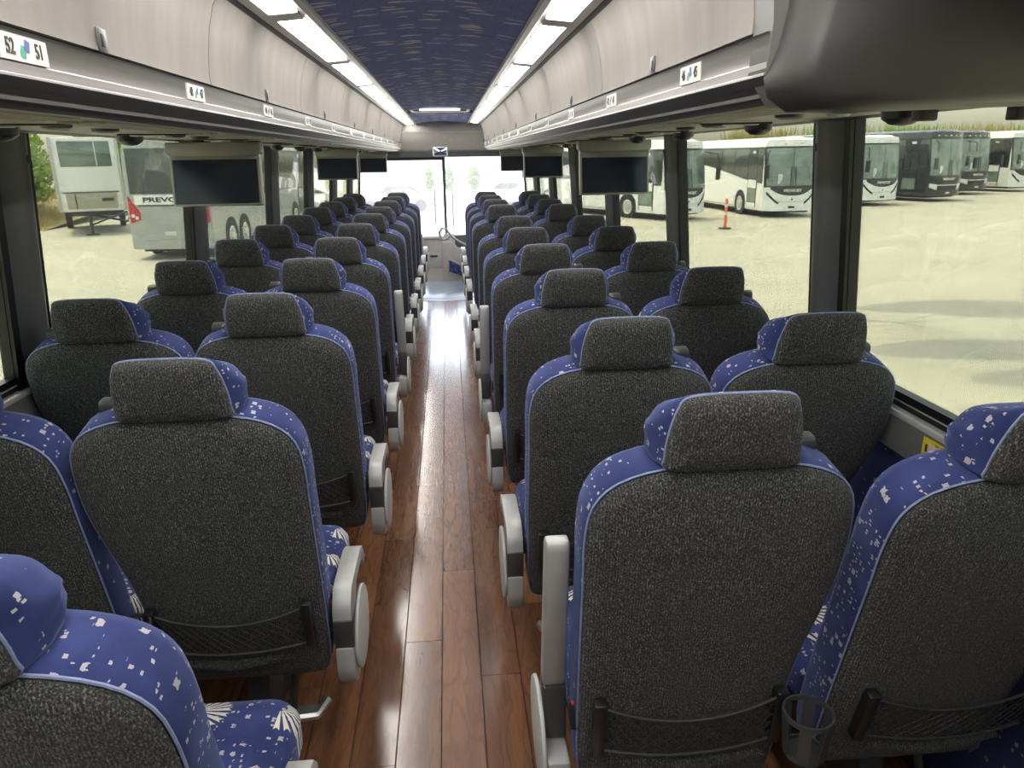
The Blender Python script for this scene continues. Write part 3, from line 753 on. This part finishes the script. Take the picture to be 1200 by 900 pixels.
#EXTERIOR#
# ================================================================ OUTSIDE
G0 = H - 2.95
def gz(x, y): return G0 + max(0.0, x-12)*.009
def ground_mat():
    t = NT('sunlit_concrete'); v = t.obj()
    n = t.noise(v, .35, 4, .6); f = t.noise(v, 30, 3, .7); st = t.noise(t.vmath('MULTIPLY', v, (.25, 2.2, 1)), 1.0, 4)
    c = t.ramp(n, (.3, (.35, .33, .26)), (.7, (.46, .435, .345)))
    c = t.mix(t.ramp(st, (.55, (0,)*3), (.75, (.35,)*3)), c, (.30, .27, .19)); c = t.mix(t.math('MULTIPLY', f, .3), c, (.34, .315, .24))
    d, k = t.voro(v, 1.3); c = t.mix(t.math('MULTIPLY', t.math('LESS_THAN', d, .03), .8), c, (.05, .045, .03))
    t.col(c); t.p(Roughness=.9); return t.m
M['ground'] = ground_mat()
M['asphalt'] = plain('worn_asphalt', (.30, .30, .26), .9, 0, .2, 1.2)
m = MB(); xs = [-120, -60, -30, -12, 0, 12, 25, 40, 60, 140]; ys = [-30, -10, 5, 15, 30, 45, 60, 90, 160]
m.add([(x, y, gz(x, y)) for y in ys for x in xs], [(j*10+i, j*10+i+1, j*10+i+11, j*10+i+10) for j in range(8) for i in range(9)])
gr = struct(m.obj('ground_lot', M['ground'], smooth=60))
M['paintw'] = plain('white_coach_paint', (.86, .86, .83), .25, 0, .02, 3, .5, .4)
M['paintd'] = plain('dark_coach_paint', (.012, .014, .022), .2, 0, .1, 3, .5, .5)
M['paints'] = plain('silver_coach_paint', (.40, .41, .40), .3, .3, .05, 3, .5, .4)
M['cglass'] = plain('dark_coach_glass', (.018, .026, .026), .06, 0, .25, 2, .9)
M['wglass'] = plain('green_windscreen_glass', (.16, .21, .18), .05, 0, .4, 1.4, .9)  # base colour lightened to hold the pale green-grey reflection
M['chrome'] = plain('bright_metal', (.65, .65, .64), .25, .8, .05)
M['lamp'] = plain('clear_lamp', (.75, .75, .72), .15, 0, .05)
M['tail'] = plain('red_tail_lamp', (.50, .02, .03), .2, 0, .1)
M['amber'] = plain('amber_lamp', (.9, .35, .05), .3)
M['maskgrey'] = plain('front_mask', (.035, .038, .04), .25)
def hwz(z):
    if z < .5: return 1.235 + .035*(z-.3)/.2
    if z < 2.6: return 1.27
    if z < 3.2: return 1.27 - .06*((z-2.6)/.6)**2
    return 1.21 - .12*((z-3.2)/.25)**2
def coach(X, Y, rz, L=13.0, paint='paintw', lower=None, hgt=3.55, label='', front=True, rear=False, swoosh=False, number=None, sides=(-1,), word=None):
    b = empty('parked_coach', (X, Y, gz(X, Y)), rz); tag(b, label, 'coach', 'parked coaches')
    ztop = hgt - .13; kz = ztop/3.42
    hz = lambda z: hwz(z/kz)
    yf = lambda x, z: .30*(abs(x)/1.27)**3 + .10*max(0, z-1.35)**1.25
    yr = lambda x, z: L - .14*(abs(x)/1.27)**4 - .05*max(0, z-1.2)
    P = M[paint]
    zs = [.30, .5, .8, 1.15, 1.5, 1.9, 2.3, 2.7, 3.0, 3.2, 3.42]; zs = [z*kz for z in zs]; NX = 12
    mb = MB()
    fr = [[(hz(z)*(-1+2*i/NX), yf(hz(z)*(-1+2*i/NX), z), z) for i in range(NX+1)] for z in zs]
    rr = [[(hz(z)*(-1+2*i/NX), yr(hz(z)*(-1+2*i/NX), z), z) for i in range(NX+1)] for z in zs]
    mb.loft(fr, False, False, False); mb.loft(rr, False, False, False)
    for e in (0, NX): mb.loft([[r[e] for r in fr], [r[e] for r in rr]], False, False, False)
    top = []
    for i in range(NX+1):
        x = hz(zs[-1])*(-1+2*i/NX); zc = zs[-1] + .13*(1-(abs(x)/hz(zs[-1]))**3)
        top.append([fr[-1][i], (x, yf(x, zs[-1])+.25, zc), (x, L-.4, zc), rr[-1][i]])
    mb.loft(top, False, False, False); mb.loft([fr[0], rr[0]], False, False, False)
    mb.obj('body_shell', P, b, smooth=50)
    MB().b2(-1.1, 1.1, .5, L-.5, .2, .32).obj('underframe', M['rubber'], b)
    def fpatch(nm, mat, z0, z1, x0, x1, off, par=b, nx=10, nz=6, f=yf, s=-1):
        g = []
        for j in range(nz+1):
            g.append([])
            for i in range(nx+1):
                x = x0+(x1-x0)*i/nx
                za = z0(x) if callable(z0) else z0; zb = z1(x) if callable(z1) else z1
                z = za+(zb-za)*j/nz; x = max(-hz(z)*.995, min(hz(z)*.995, x)); g[-1].append((x, f(x, z)+s*off, z))
        back = [[(p[0], p[1]-s*(off+.01), p[2]) for p in r] for r in g]
        q = MB(); q.loft(g, False, False, False); q.loft(back, False, False, False)
        for k in (0, -1): q.loft([g[k], back[k]], False, False, False); q.loft([[r[k] for r in g], [r[k] for r in back]], False, False, False)
        return q.obj(nm, mat, par, smooth=50)
    def spatch(nm, mat, sd, y0, y1, z0, z1, off, par=b, n=6):
        g = []
        for j in range(n+1):
            g.append([])
            for i in range(n+1):
                y = y0+(y1-y0)*i/n; za = z0(y) if callable(z0) else z0; zb = z1(y) if callable(z1) else z1
                z = za+(zb-za)*j/n; g[-1].append((sd*(hz(z)+off), y, z))
        back = [[(p[0]-sd*(off+.01), p[1], p[2]) for p in r] for r in g]
        q = MB(); q.loft(g, False, False, False); q.loft(back, False, False, False)
        for k in (0, -1): q.loft([g[k], back[k]], False, False, False); q.loft([[r[k] for r in g], [r[k] for r in back]], False, False, False)
        return q.obj(nm, mat, par, smooth=50)
    zt = 3.12*kz
    for sd in sides:
        lowf = (lambda y: 1.50 + .80*max(0, min(1, (y-1.5)/6.5))**.8) if swoosh else (lambda y: 1.72)
        spatch('window_band', M['black'], sd, .45, L-.35, lowf, zt, .004)
        ys_ = [2.05+i*(L-2.6)/6 for i in range(7)]
        for a, c in zip(ys_[:-1], ys_[1:]):
            spatch('side_window', M['cglass'], sd, a+.03, c-.03, lambda y: lowf(y)+.05, zt-.07, .010)
        spatch('front_side_window', M['cglass'], sd, .5, 1.05, 1.55, zt-.10, .010)
        # entrance door
        d = spatch('entrance_door', M['black'], sd, 1.0, 2.0, .42, 2.75, .012)
        spatch('door_upper_glass', M['cglass'], sd, 1.05, 1.95, 1.72, 2.68, .018, d)
        spatch('door_middle', P, sd, 1.07, 1.93, lambda y: 1.28, 1.66, .018, d)
        spatch('door_lower_glass', M['wglass'], sd, 1.06, 1.94, .66, 1.24, .018, d)
        spatch('door_foot', P, sd, 1.07, 1.93, .42, .62, .018, d)
        for k in range(4):
            y0 = 3.6+k*(L-7.4)/4; spatch('luggage_door', P, sd, y0+.03, y0+(L-7.4)/4-.03, .42, 1.25, .008)
        spatch('side_stripe', M['chrome'], sd, 3.5, L-1.2, .33, .40, .010)
        for wy in (2.75, L-3.1, L-1.75):
            a = MB().lathe([(.60, -.02), (.60, .012), (.50, .014), (.50, -.02)], 24, (0, 0, 0), 'x').obj('wheel_arch', M['rubber'], b); a.location = (sd*1.268, wy, .56)
            wh = MB().lathe([(.2, -.14), (.50, -.14), (.52, -.08), (.52, .0), (.48, .03), (.33, .03), (.33, -.02)], 24, (0, 0, 0), 'x').obj('wheel', M['rubber'], b)
            wh.location = (sd*1.262, wy, .52)
            if sd < 0: wh.rotation_euler.z = PI
            MB().lathe([(.34, .034), (.31, .045), (.22, .015), (.14, .02), (.13, .07), (.0001, .075)], 24, (0, 0, 0), 'x').obj('rim', M['chrome'], wh)
            for k in range(8):
                MB().lathe([(.022, 0), (.022, .03), (.001, .035)], 8, (.02, .19*math.cos(k*PI/4), .19*math.sin(k*PI/4)), 'x').obj('wheel_nut', M['silver'], wh)
        MB().b2(sd*1.28-.003, sd*1.28+.003, 1.3, 1.6, zt-.28, zt-.16).obj('route_plate', M['lamp'], b)
    if front:
        wb = 1.42
        fpatch('windshield_surround', M['black'], wb-.06, zt+.02, -1.26, 1.26, .006)
        for s in (-1, 1):
            x0, x1 = (.02, 1.17) if s > 0 else (-1.17, -.02)
            fpatch('windshield', M['wglass'], wb, zt-.06, x0, x1, .016)
            MB().tube([(s*.12, yf(.1, 1.45)-.05, 1.42), (s*.10, yf(.1, 2.2)-.05, 2.25)], .018, 6).obj('wiper', M['black'], b)
            # mirrors on arms
            mm = MB().tube([(s*1.1, .2, zt-.15), (s*1.42, -.25, zt-.25), (s*1.45, -.3, zt-.75)], .03, 6).obj('mirror_arm', M['black'], b)
            MB().b2(s*1.45-.11, s*1.45+.11, -.36, -.24, 1.75, 2.35).obj('mirror', M['black'], mm, bevel=.03)
        dark = paint == 'paintd'
        fpatch('front_mask', M['maskgrey'], lambda x: .98+.30*(abs(x)/1.0)**2.5, 1.40, -1.0, 1.0, .012)
        if dark:
            fpatch('grille', M['black'], .62, .86, -.72, .72, .014); fpatch('grille_bar', M['chrome'], .86, .92, -.8, .8, .018)
        for s in (-1, 1):
            if dark: fpatch('headlight', M['lamp'], lambda x: .62+.14*max(0, (abs(x)-.75)/.35), lambda x: .92+.06*(abs(x)-.75)/.35, s*.75, s*1.15, .022, nx=4, nz=2)
            else: fpatch('headlight', M['maskgrey'], lambda x: .60+.42*max(0, (abs(x)-.62)/.5)**1.3, lambda x: .70+.45*max(0, (abs(x)-.62)/.5)**1.3, s*.62, s*1.14, .02, nx=6, nz=2)
        fpatch('crease', M['chrome'] if dark else M['paints'], .70, .725, -.62, .62, .012)
        fpatch('bumper', P, .30, .52, -1.2, 1.2, .03)
        fpatch('licence_plate', M['plate'] if dark else M['maskgrey'], .42, .52, -.15, .15, .045, nx=2, nz=2)
        MB().lathe([(.04, -.02), (.04, 0), (.001, .005)], 8, (0, yf(0, .82)-.012, .82), 'y').obj('front_badge', M['maskgrey'], b)
        if word:
            t = link('front_lettering', text_mesh(word, .17, M['lamp'], .01, bold=.004, sx=1.25), None, b)
            t.matrix_local = basis((0, yf(0, 1.2)-.03, 1.20), (1, 0, 0), (0, 0, 1))
        for k in (-2, -1, 0, 1, 2): fpatch('marker_lamp', M['amber'] if k % 2 else M['lamp'], zt+.10, zt+.15, k*.4-.05, k*.4+.05, .016, nx=2, nz=1)
        # pale plate on the glass, standing in for driver seat and wheel showing through
        MB().box((-.62, yf(-.6, 1.7)-.022, 1.72), (.2, .01, .42)).obj('window_notice', M['plate'], b, bevel=.004)
    if rear:
        fpatch('rear_window', M['cglass'], 1.98, 3.15*kz, -1.12, 1.12, .014, f=yr, s=1)
        fpatch('rear_name_panel', M['paintw'], 1.66, 1.94, -1.0, 1.0, .02, f=yr, s=1)
        t = link('rear_lettering', text_mesh('PREVOST', .20, M['maskgrey'], .008, bold=.004, sx=1.75), None, b); t.matrix_local = basis((0, L+.03-.03, 1.80), (-1, 0, 0), (0, 0, 1))
        for s in (-1, 1):
            q = fpatch('tail_lamp', M['tail'], lambda x: 1.10+.12*(1-(abs(x)-.85)/.35), lambda x: 1.42+.48*max(0, (abs(x)-.85)/.35), s*.86, s*1.21, .03, nx=6, nz=4, f=yr, s=1)
            for dx, dz in ((-.06, 0), (.06, .07)):
                MB().lathe([(.055, 0), (.055, .02), (.03, .03), (.001, .03)], 12, (s*(1.02+dx), yr(1.02+dx, 1.3)+.03, 1.27+dz), 'y').obj('lamp_lens', M['lamp'], q)
        fpatch('engine_door', M['paints'], .95, 1.60, -.82, .82, .012, f=yr, s=1)
        fpatch('engine_panel', M['paints'], .62, .92, -.95, .95, .016, f=yr, s=1)
        fpatch('rear_plate', M['plate'], .74, .86, -.17, .17, .03, f=yr, s=1, nx=2, nz=2)
        fpatch('rear_bumper', M['paints'], .34, .58, -1.24, 1.24, .06, f=yr, s=1)
        fpatch('vent_grille', M['maskgrey'], 1.62, 1.655, -.7, .9, .026, f=yr, s=1, nz=1)
    return b
coach(11.0, 33.6, .0, 12.5, 'paintw', label='white coach with a front wheel in view behind the right monitor', word='PREVOST', sides=(-1,)).rotation_euler.z = math.radians(27)
coach(15.75, 33.4, math.radians(2), 12.5, 'paintw', label='white coach with dark swept side glass behind the orange marker post', swoosh=True, word='PREVOST')
coach(19.0, 39.0, math.radians(8), 12.5, 'paintw', label='white coach mostly hidden behind the near right window pillar')
coach(23.1, 38.5, math.radians(14), 12.5, 'paintw', label='white coach just right of the near right window pillar', swoosh=True, word='PREVOST', hgt=3.62)
coach(27.9, 40.2, math.radians(16), 13.0, 'paintd', label='dark coach parked between a white coach and another dark coach', hgt=3.85, word='PREVOST')
coach(33.1, 45.0, math.radians(16), 13.0, 'paintd', label='farther of the two dark coaches in the right window', hgt=3.85, word='PREVOST')
coach(37.6, 46.5, math.radians(16), 13.0, 'paintw', label='white coach at the far right end of the parked row', hgt=3.8, swoosh=True)
coach(-7.8, 36.8, math.radians(177), 13.0, 'paints', label='silver coach seen from the rear through the left windows', front=False, rear=True, hgt=3.72, sides=(-1, 1)).location.y = 36.8
# marker post
mp = empty('marker_post', (11.15, 29.3, gz(11, 29))); tag(mp, 'orange and white traffic marker post on the lot', 'marker post')
M['orange'] = plain('orange_post', (.85, .11, .03), .5)
MB().lathe([(.25, 0), (.25, .05), (.06, .07)], 14).obj('post_base', M['rubber'], mp)
MB().lathe([(.055, .05), (.055, 1.15), (.03, 1.19), (.001, 1.2)], 14).obj('post_tube', M['orange'], mp)
for z in (.55, .85): MB().lathe([(.057, z), (.058, z+.005), (.058, z+.11), (.057, z+.115)], 14).obj('reflective_band', M['plate'], mp)
# white box trailer on a stand
tr = empty('box_trailer', (-14.75, 33.0, gz(-15, 33)), math.radians(24)); tag(tr, 'white box trailer with dark upper window beside the grassy bank', 'trailer')
MB().b2(-1.2, 1.2, 0, 5.5, .95, 3.9).obj('trailer_body', M['paintw'], tr, bevel=.05)
MB().b2(-.94, .94, -.03, .02, 2.75, 3.75).obj('upper_window', M['wglass'], tr, bevel=.02)
MB().b2(.35, .40, -.04, -.02, 2.78, 3.72).obj('window_bar', M['plate'], tr)
for e in (-1, 1): MB().b2(e*1.2-.06, e*1.2+.06, -.06, .06, .95, 3.9).obj('corner_post', M['lightgrey'], tr, bevel=.01)
MB().b2(-.94, .94, -.03, .02, 1.05, 1.70).obj('lower_panel', M['psu'], tr, bevel=.02)
MB().b2(-1.05, 1.05, -.04, .02, 1.70, 1.75).obj('panel_rail', M['wallgrey'], tr)
MB().b2(-.62, -.58, -.05, .02, 1.08, 1.66).obj('panel_post', M['maskgrey'], tr)
MB().b2(.35, .8, -.05, .02, 1.35, 1.48).obj('plate_holder', M['maskgrey'], tr)
MB().tube([(-.2, -.2, .9), (-.2, -.25, .05)], .07, 8).obj('landing_leg', M['maskgrey'], tr)
MB().b2(-.45, .05, -.45, -.05, 0, .05).obj('leg_foot', M['maskgrey'], tr)
MB().tube([(-.2, -.2, .85), (1.2, .4, .45), (1.3, 1.5, .5)], .05, 6).obj('brace', M['maskgrey'], tr)
MB().tube([(1.2, -.1, .9), (-.2, -.2, .4)], .04, 6).obj('brace', M['maskgrey'], tr)
for e in (-1, 1):
    wq = MB().lathe([(.2, -.12), (.5, -.12), (.5, .12), (.3, .12), (.3, .05), (.001, .05)], 20, axis='x').obj('wheel', M['rubber'], tr); wq.location = (e*1.1, 4.4, .5)
MB().b2(-.9, .9, .3, 5.2, .75, .95).obj('chassis', M['maskgrey'], tr)
# white box truck farther on, seen between the left pillars
bt = empty('box_truck', (-9.9, 46, gz(-9, 46)), math.radians(3)); tag(bt, 'white box truck standing beyond the silver coach', 'truck')
MB().b2(-1.25, 1.25, 0, 6.2, 1.0, 4.1).obj('cargo_box', M['paintw'], bt, bevel=.04)
MB().b2(-1.15, -.2, -.03, .01, 2.2, 3.6).obj('rear_opening', M['maskgrey'], bt)
MB().prism([(6.3, .6), (6.3, 2.9), (7.3, 2.9), (7.9, 1.9), (8.3, 1.7), (8.3, .6)], -1.1, 1.1, 'x').obj('cab', M['paintw'], bt, bevel=.05)
MB().b2(-1.0, 1.0, .1, 8.0, .6, 1.0).obj('chassis', M['maskgrey'], bt)
for e in (-1, 1):
    for y_ in (1.6, 7.2):
        wq = MB().lathe([(.2, -.12), (.45, -.12), (.45, .12), (.28, .12), (.28, .05), (.001, .05)], 18, axis='x').obj('wheel', M['rubber'], bt); wq.location = (e*1.0, y_, .45)
# ---- vegetation
def leafmat(nm, a, b_):
    t = NT(nm); oi = t.noise(t.obj(), 2.2, 3); t.col(t.ramp(oi, (.3, a), (.7, b_))); t.p(Roughness=.7)
    t.b.inputs['Specular IOR Level'].default_value = .2
    tl = t.new('ShaderNodeBsdfTranslucent'); t.set(tl.inputs[0], t.ramp(oi, (.3, a), (.7, b_)))
    mx = t.new('ShaderNodeMixShader'); mx.inputs[0].default_value = .35
    t.t.links.new(t.b.outputs[0], mx.inputs[1]); t.t.links.new(tl.outputs[0], mx.inputs[2]); t.t.links.new(mx.outputs[0], t.out.inputs['Surface']); return t.m
M['leaf'] = leafmat('bright_leaves', (.15, .26, .035), (.38, .48, .12))
M['leafd'] = leafmat('dusty_leaves', (.07, .13, .035), (.17, .25, .08))
M['dry'] = leafmat('dry_grass', (.33, .26, .07), (.55, .46, .17))
M['bark'] = plain('bark', (.09, .065, .045), .9, 0, .3, 6)
def leaves(blobs, n, size, mat, nm, par, rs):
    rg_ = random.Random(rs); m = MB(); tot = sum(b_[3]*b_[4]*b_[5] for b_ in blobs)
    for cx_, cy_, cz_, rx_, ry_, rz_ in blobs:
        for k in range(int(n*rx_*ry_*rz_/tot)):
            while True:
                p = Vector((rg_.uniform(-1, 1), rg_.uniform(-1, 1), rg_.uniform(-1, 1)))
                if .25 < p.length < 1: break
            c = Vector((cx_+p.x*rx_, cy_+p.y*ry_, cz_+p.z*rz_)); s = size*rg_.uniform(.6, 1.3)
            u = Vector((rg_.gauss(0, 1), rg_.gauss(0, 1), rg_.gauss(0, 1))).normalized(); v = u.orthogonal().normalized(); wv_ = u.cross(v)
            m.add([c-v*s, c+wv_*s*.5+u*s*.1, c+v*s, c-wv_*s*.5+u*s*.1], [(0, 1, 2, 3)])
    return m.obj(nm, mat, par, smooth=0)
def tree(x, y, h, blobs, n, size, mat, name, label, cat, group=None, trunk=.1, rs=1):
    t = empty(name, (x, y, gz(x, y))); tag(t, label, cat, group)
    MB().tube([(0, 0, -.1), (.01, 0, h*.5), (0, .03*h, h)], [trunk*1.2, trunk, trunk*.3], 8).obj('trunk', M['bark'], t)
    for b_ in blobs[:4]: MB().tube([(0, .02*h, h*.82), (b_[0]*.6, b_[1]*.6, b_[2])], [trunk*.5, trunk*.2], 6).obj('branch', M['bark'], t)
    leaves(blobs, n, size, mat, 'foliage', t, rs); return t
# shade tree right of the coach: its shadow falls across the lot
tree(6.85, 13.0, 5.2, [(1.5, 1.5, 5.0, 1.8, .6, .4), (2.6, .8, 4.8, 1.6, .5, .4), (-.3, -1.6, 4.9, 1.5, .6, .4), (.9, -2.0, 4.7, 1.5, .5, .4), (.2, -3.2, 4.9, 1.5, .5, .4)], 17000, .085, M['leafd'], 'shade_tree', 'thin shade tree standing behind the near right window pillar', 'tree', trunk=.09, rs=3)
# bushes on the left bank
for i, (x, y, s) in enumerate(((-21.0, 38.5, 2.3), (-26.3, 40, 2.8), (-19.5, 46.5, 2.6), (-31.5, 44, 3.0))):
    tree(x, y, 2.4*s/2.6, [(0, 0, 2.3*s/2.6+.6, s*.9, s*.9, s*.75), (.8, -.6, 1.6+.6, s*.7, s*.7, s*.6), (-1.0, .4, 3.0*s/2.6, s*.7, s*.7, s*.6), (.2, .5, 4.2*s/2.6, s*.6, s*.6, s*.5)], 5200, .17, M['leaf'], 'green_bush',
         ['leafy green bush beside the white trailer', 'tall green bush left of the one beside the trailer', 'green bush behind the white trailer', 'green bush farthest left on the bank'][i], 'bush', 'bushes on the left bank', .12, 20+i)
bank = MB(); P_ = []
for i in range(13):
    for j in range(5): P_.append((-42+i*2.0-j*.1, 33.2+j*2.6+i*.15, gz(0, 0)+[0, .45, .9, 1.3, 1.5][j]*(1 if i < 12 else .4)))
bank.add(P_, [(i*5+j, i*5+j+5, i*5+j+6, i*5+j+1) for i in range(12) for j in range(4)])
M['soil'] = plain('dry_soil', (.33, .27, .13), .95, 0, .2, 2)
struct(bank.obj('ground_bank', M['soil'], smooth=60))
gm = MB(); rg_ = random.Random(5)
for k in range(9000):
    i = rg_.uniform(0, 12); j = rg_.uniform(0, 3.9)
    x = -42+i*2.0-j*.1; y = 33.2+j*2.6+i*.15; jj = int(j); zz = [0, .45, .9, 1.3, 1.5]
    z = gz(0, 0)+(zz[jj]+(zz[jj+1]-zz[jj])*(j-jj))*(1 if i < 11 else .7); h = rg_.uniform(.18, .5); a = rg_.uniform(0, PI); w_ = rg_.uniform(.012, .04)
    dx, dy = math.cos(a)*w_, math.sin(a)*w_
    gm.add([(x-dx, y-dy, z-.02), (x+dx, y+dy, z-.02), (x+rg_.gauss(0, .1), y+rg_.gauss(0, .1), z+h)], [(0, 1, 2)])
tag(gm.obj('bank_grass', M['dry'], smooth=0), 'dry yellow grass on the bank below the green bushes', 'grass', kind='stuff')
# reed hedge behind the right row of coaches
for i in range(6):
    x = 27+i*7.4; y = 64+i*1.2
    t = empty('reed_clump', (x, y, gz(x, y))); rg_ = random.Random(60+i); m = MB()
    tag(t, 'tall yellow-green reed clump behind the coaches, %s from the pillar' % ORD[i].replace('rearmost', 'first'), 'reeds', 'reed clumps behind the coaches')
    for k in range(620):
        bx, by = rg_.uniform(-3, 3), rg_.uniform(-1, 1); h = rg_.uniform(3.7, 5.1); a = rg_.uniform(0, PI); lean = rg_.gauss(0, .45)
        dx, dy = math.cos(a)*.07, math.sin(a)*.07
        m.add([(bx-dx, by-dy, 0), (bx+dx, by+dy, 0), (bx+dx+lean*.4, by+dy, h*.7), (bx-dx+lean*.4, by-dy, h*.7), (bx+lean, by, h)], [(0, 1, 2, 3), (3, 2, 4)])
    m.obj('blades', M['dry'] if i % 3 == 0 else M['leaf'], t, smooth=0)
# what shows faintly through the windshield: kerb, shrubs, parked cars
pk = struct(MB().b2(-8, 8, 47, 47.4, G0, G0+.75).obj('wall_planter', M['plate'], bevel=.03))
for i, (x, s) in enumerate(((-1.05, .75), (.15, .85), (1.75, 1.0))):
    t = empty('young_tree', (x, 48.5, G0)); tag(t, ['slim young tree left of the windshield pillar beyond the wall', 'young tree just behind the windshield pillar beyond the wall', 'fuller young tree right of the windshield pillar beyond the wall'][i], 'tree', 'young trees ahead')
    MB().tube([(0, 0, 0), (.05, 0, 1.6)], [.06, .02], 6).obj('trunk', M['bark'], t)
    leaves([(0, 0, 1.55, .42*s, .42*s, .75)], 700, .11, M['leafd'], 'foliage', t, 80+i)
def car(x, y, rz, paint, label):
    c = empty('parked_car', (x, y, G0), rz); tag(c, label, 'car', 'cars parked ahead')
    pr = [(-2.2, .3), (-2.25, .7), (-2.1, .92), (-1.2, 1.0), (-.5, 1.45), (.9, 1.47), (1.6, 1.05), (2.15, .95), (2.25, .6), (2.2, .3)]
    MB().prism([(p[0], p[1]) for p in pr], -.86, .86, 'y').obj('car_body', M[paint], c, bevel=.06)
    MB().prism([(-1.05, 1.02), (-.48, 1.38), (.86, 1.40), (1.4, 1.05)], -.875, .875, 'y').obj('side_glass', M['cglass'], c)
    for sx in (-1.4, 1.4):
        for sy_ in (-.8, .8): MB().lathe([(.12, -.1), (.33, -.1), (.33, .1), (.12, .1)], 16, (sx, sy_, .33), 'y').obj('wheel', M['rubber'], c)
car(-2.9, 43.6, .05, 'paints', 'silver car parked left of the windshield pillar ahead')
car(3.6, 46.0, .02, 'paintw', 'white car parked right of the windshield pillar ahead')
car(-8.4, 44.6, .05, 'paintw', 'white car parked far left ahead of the windshield')
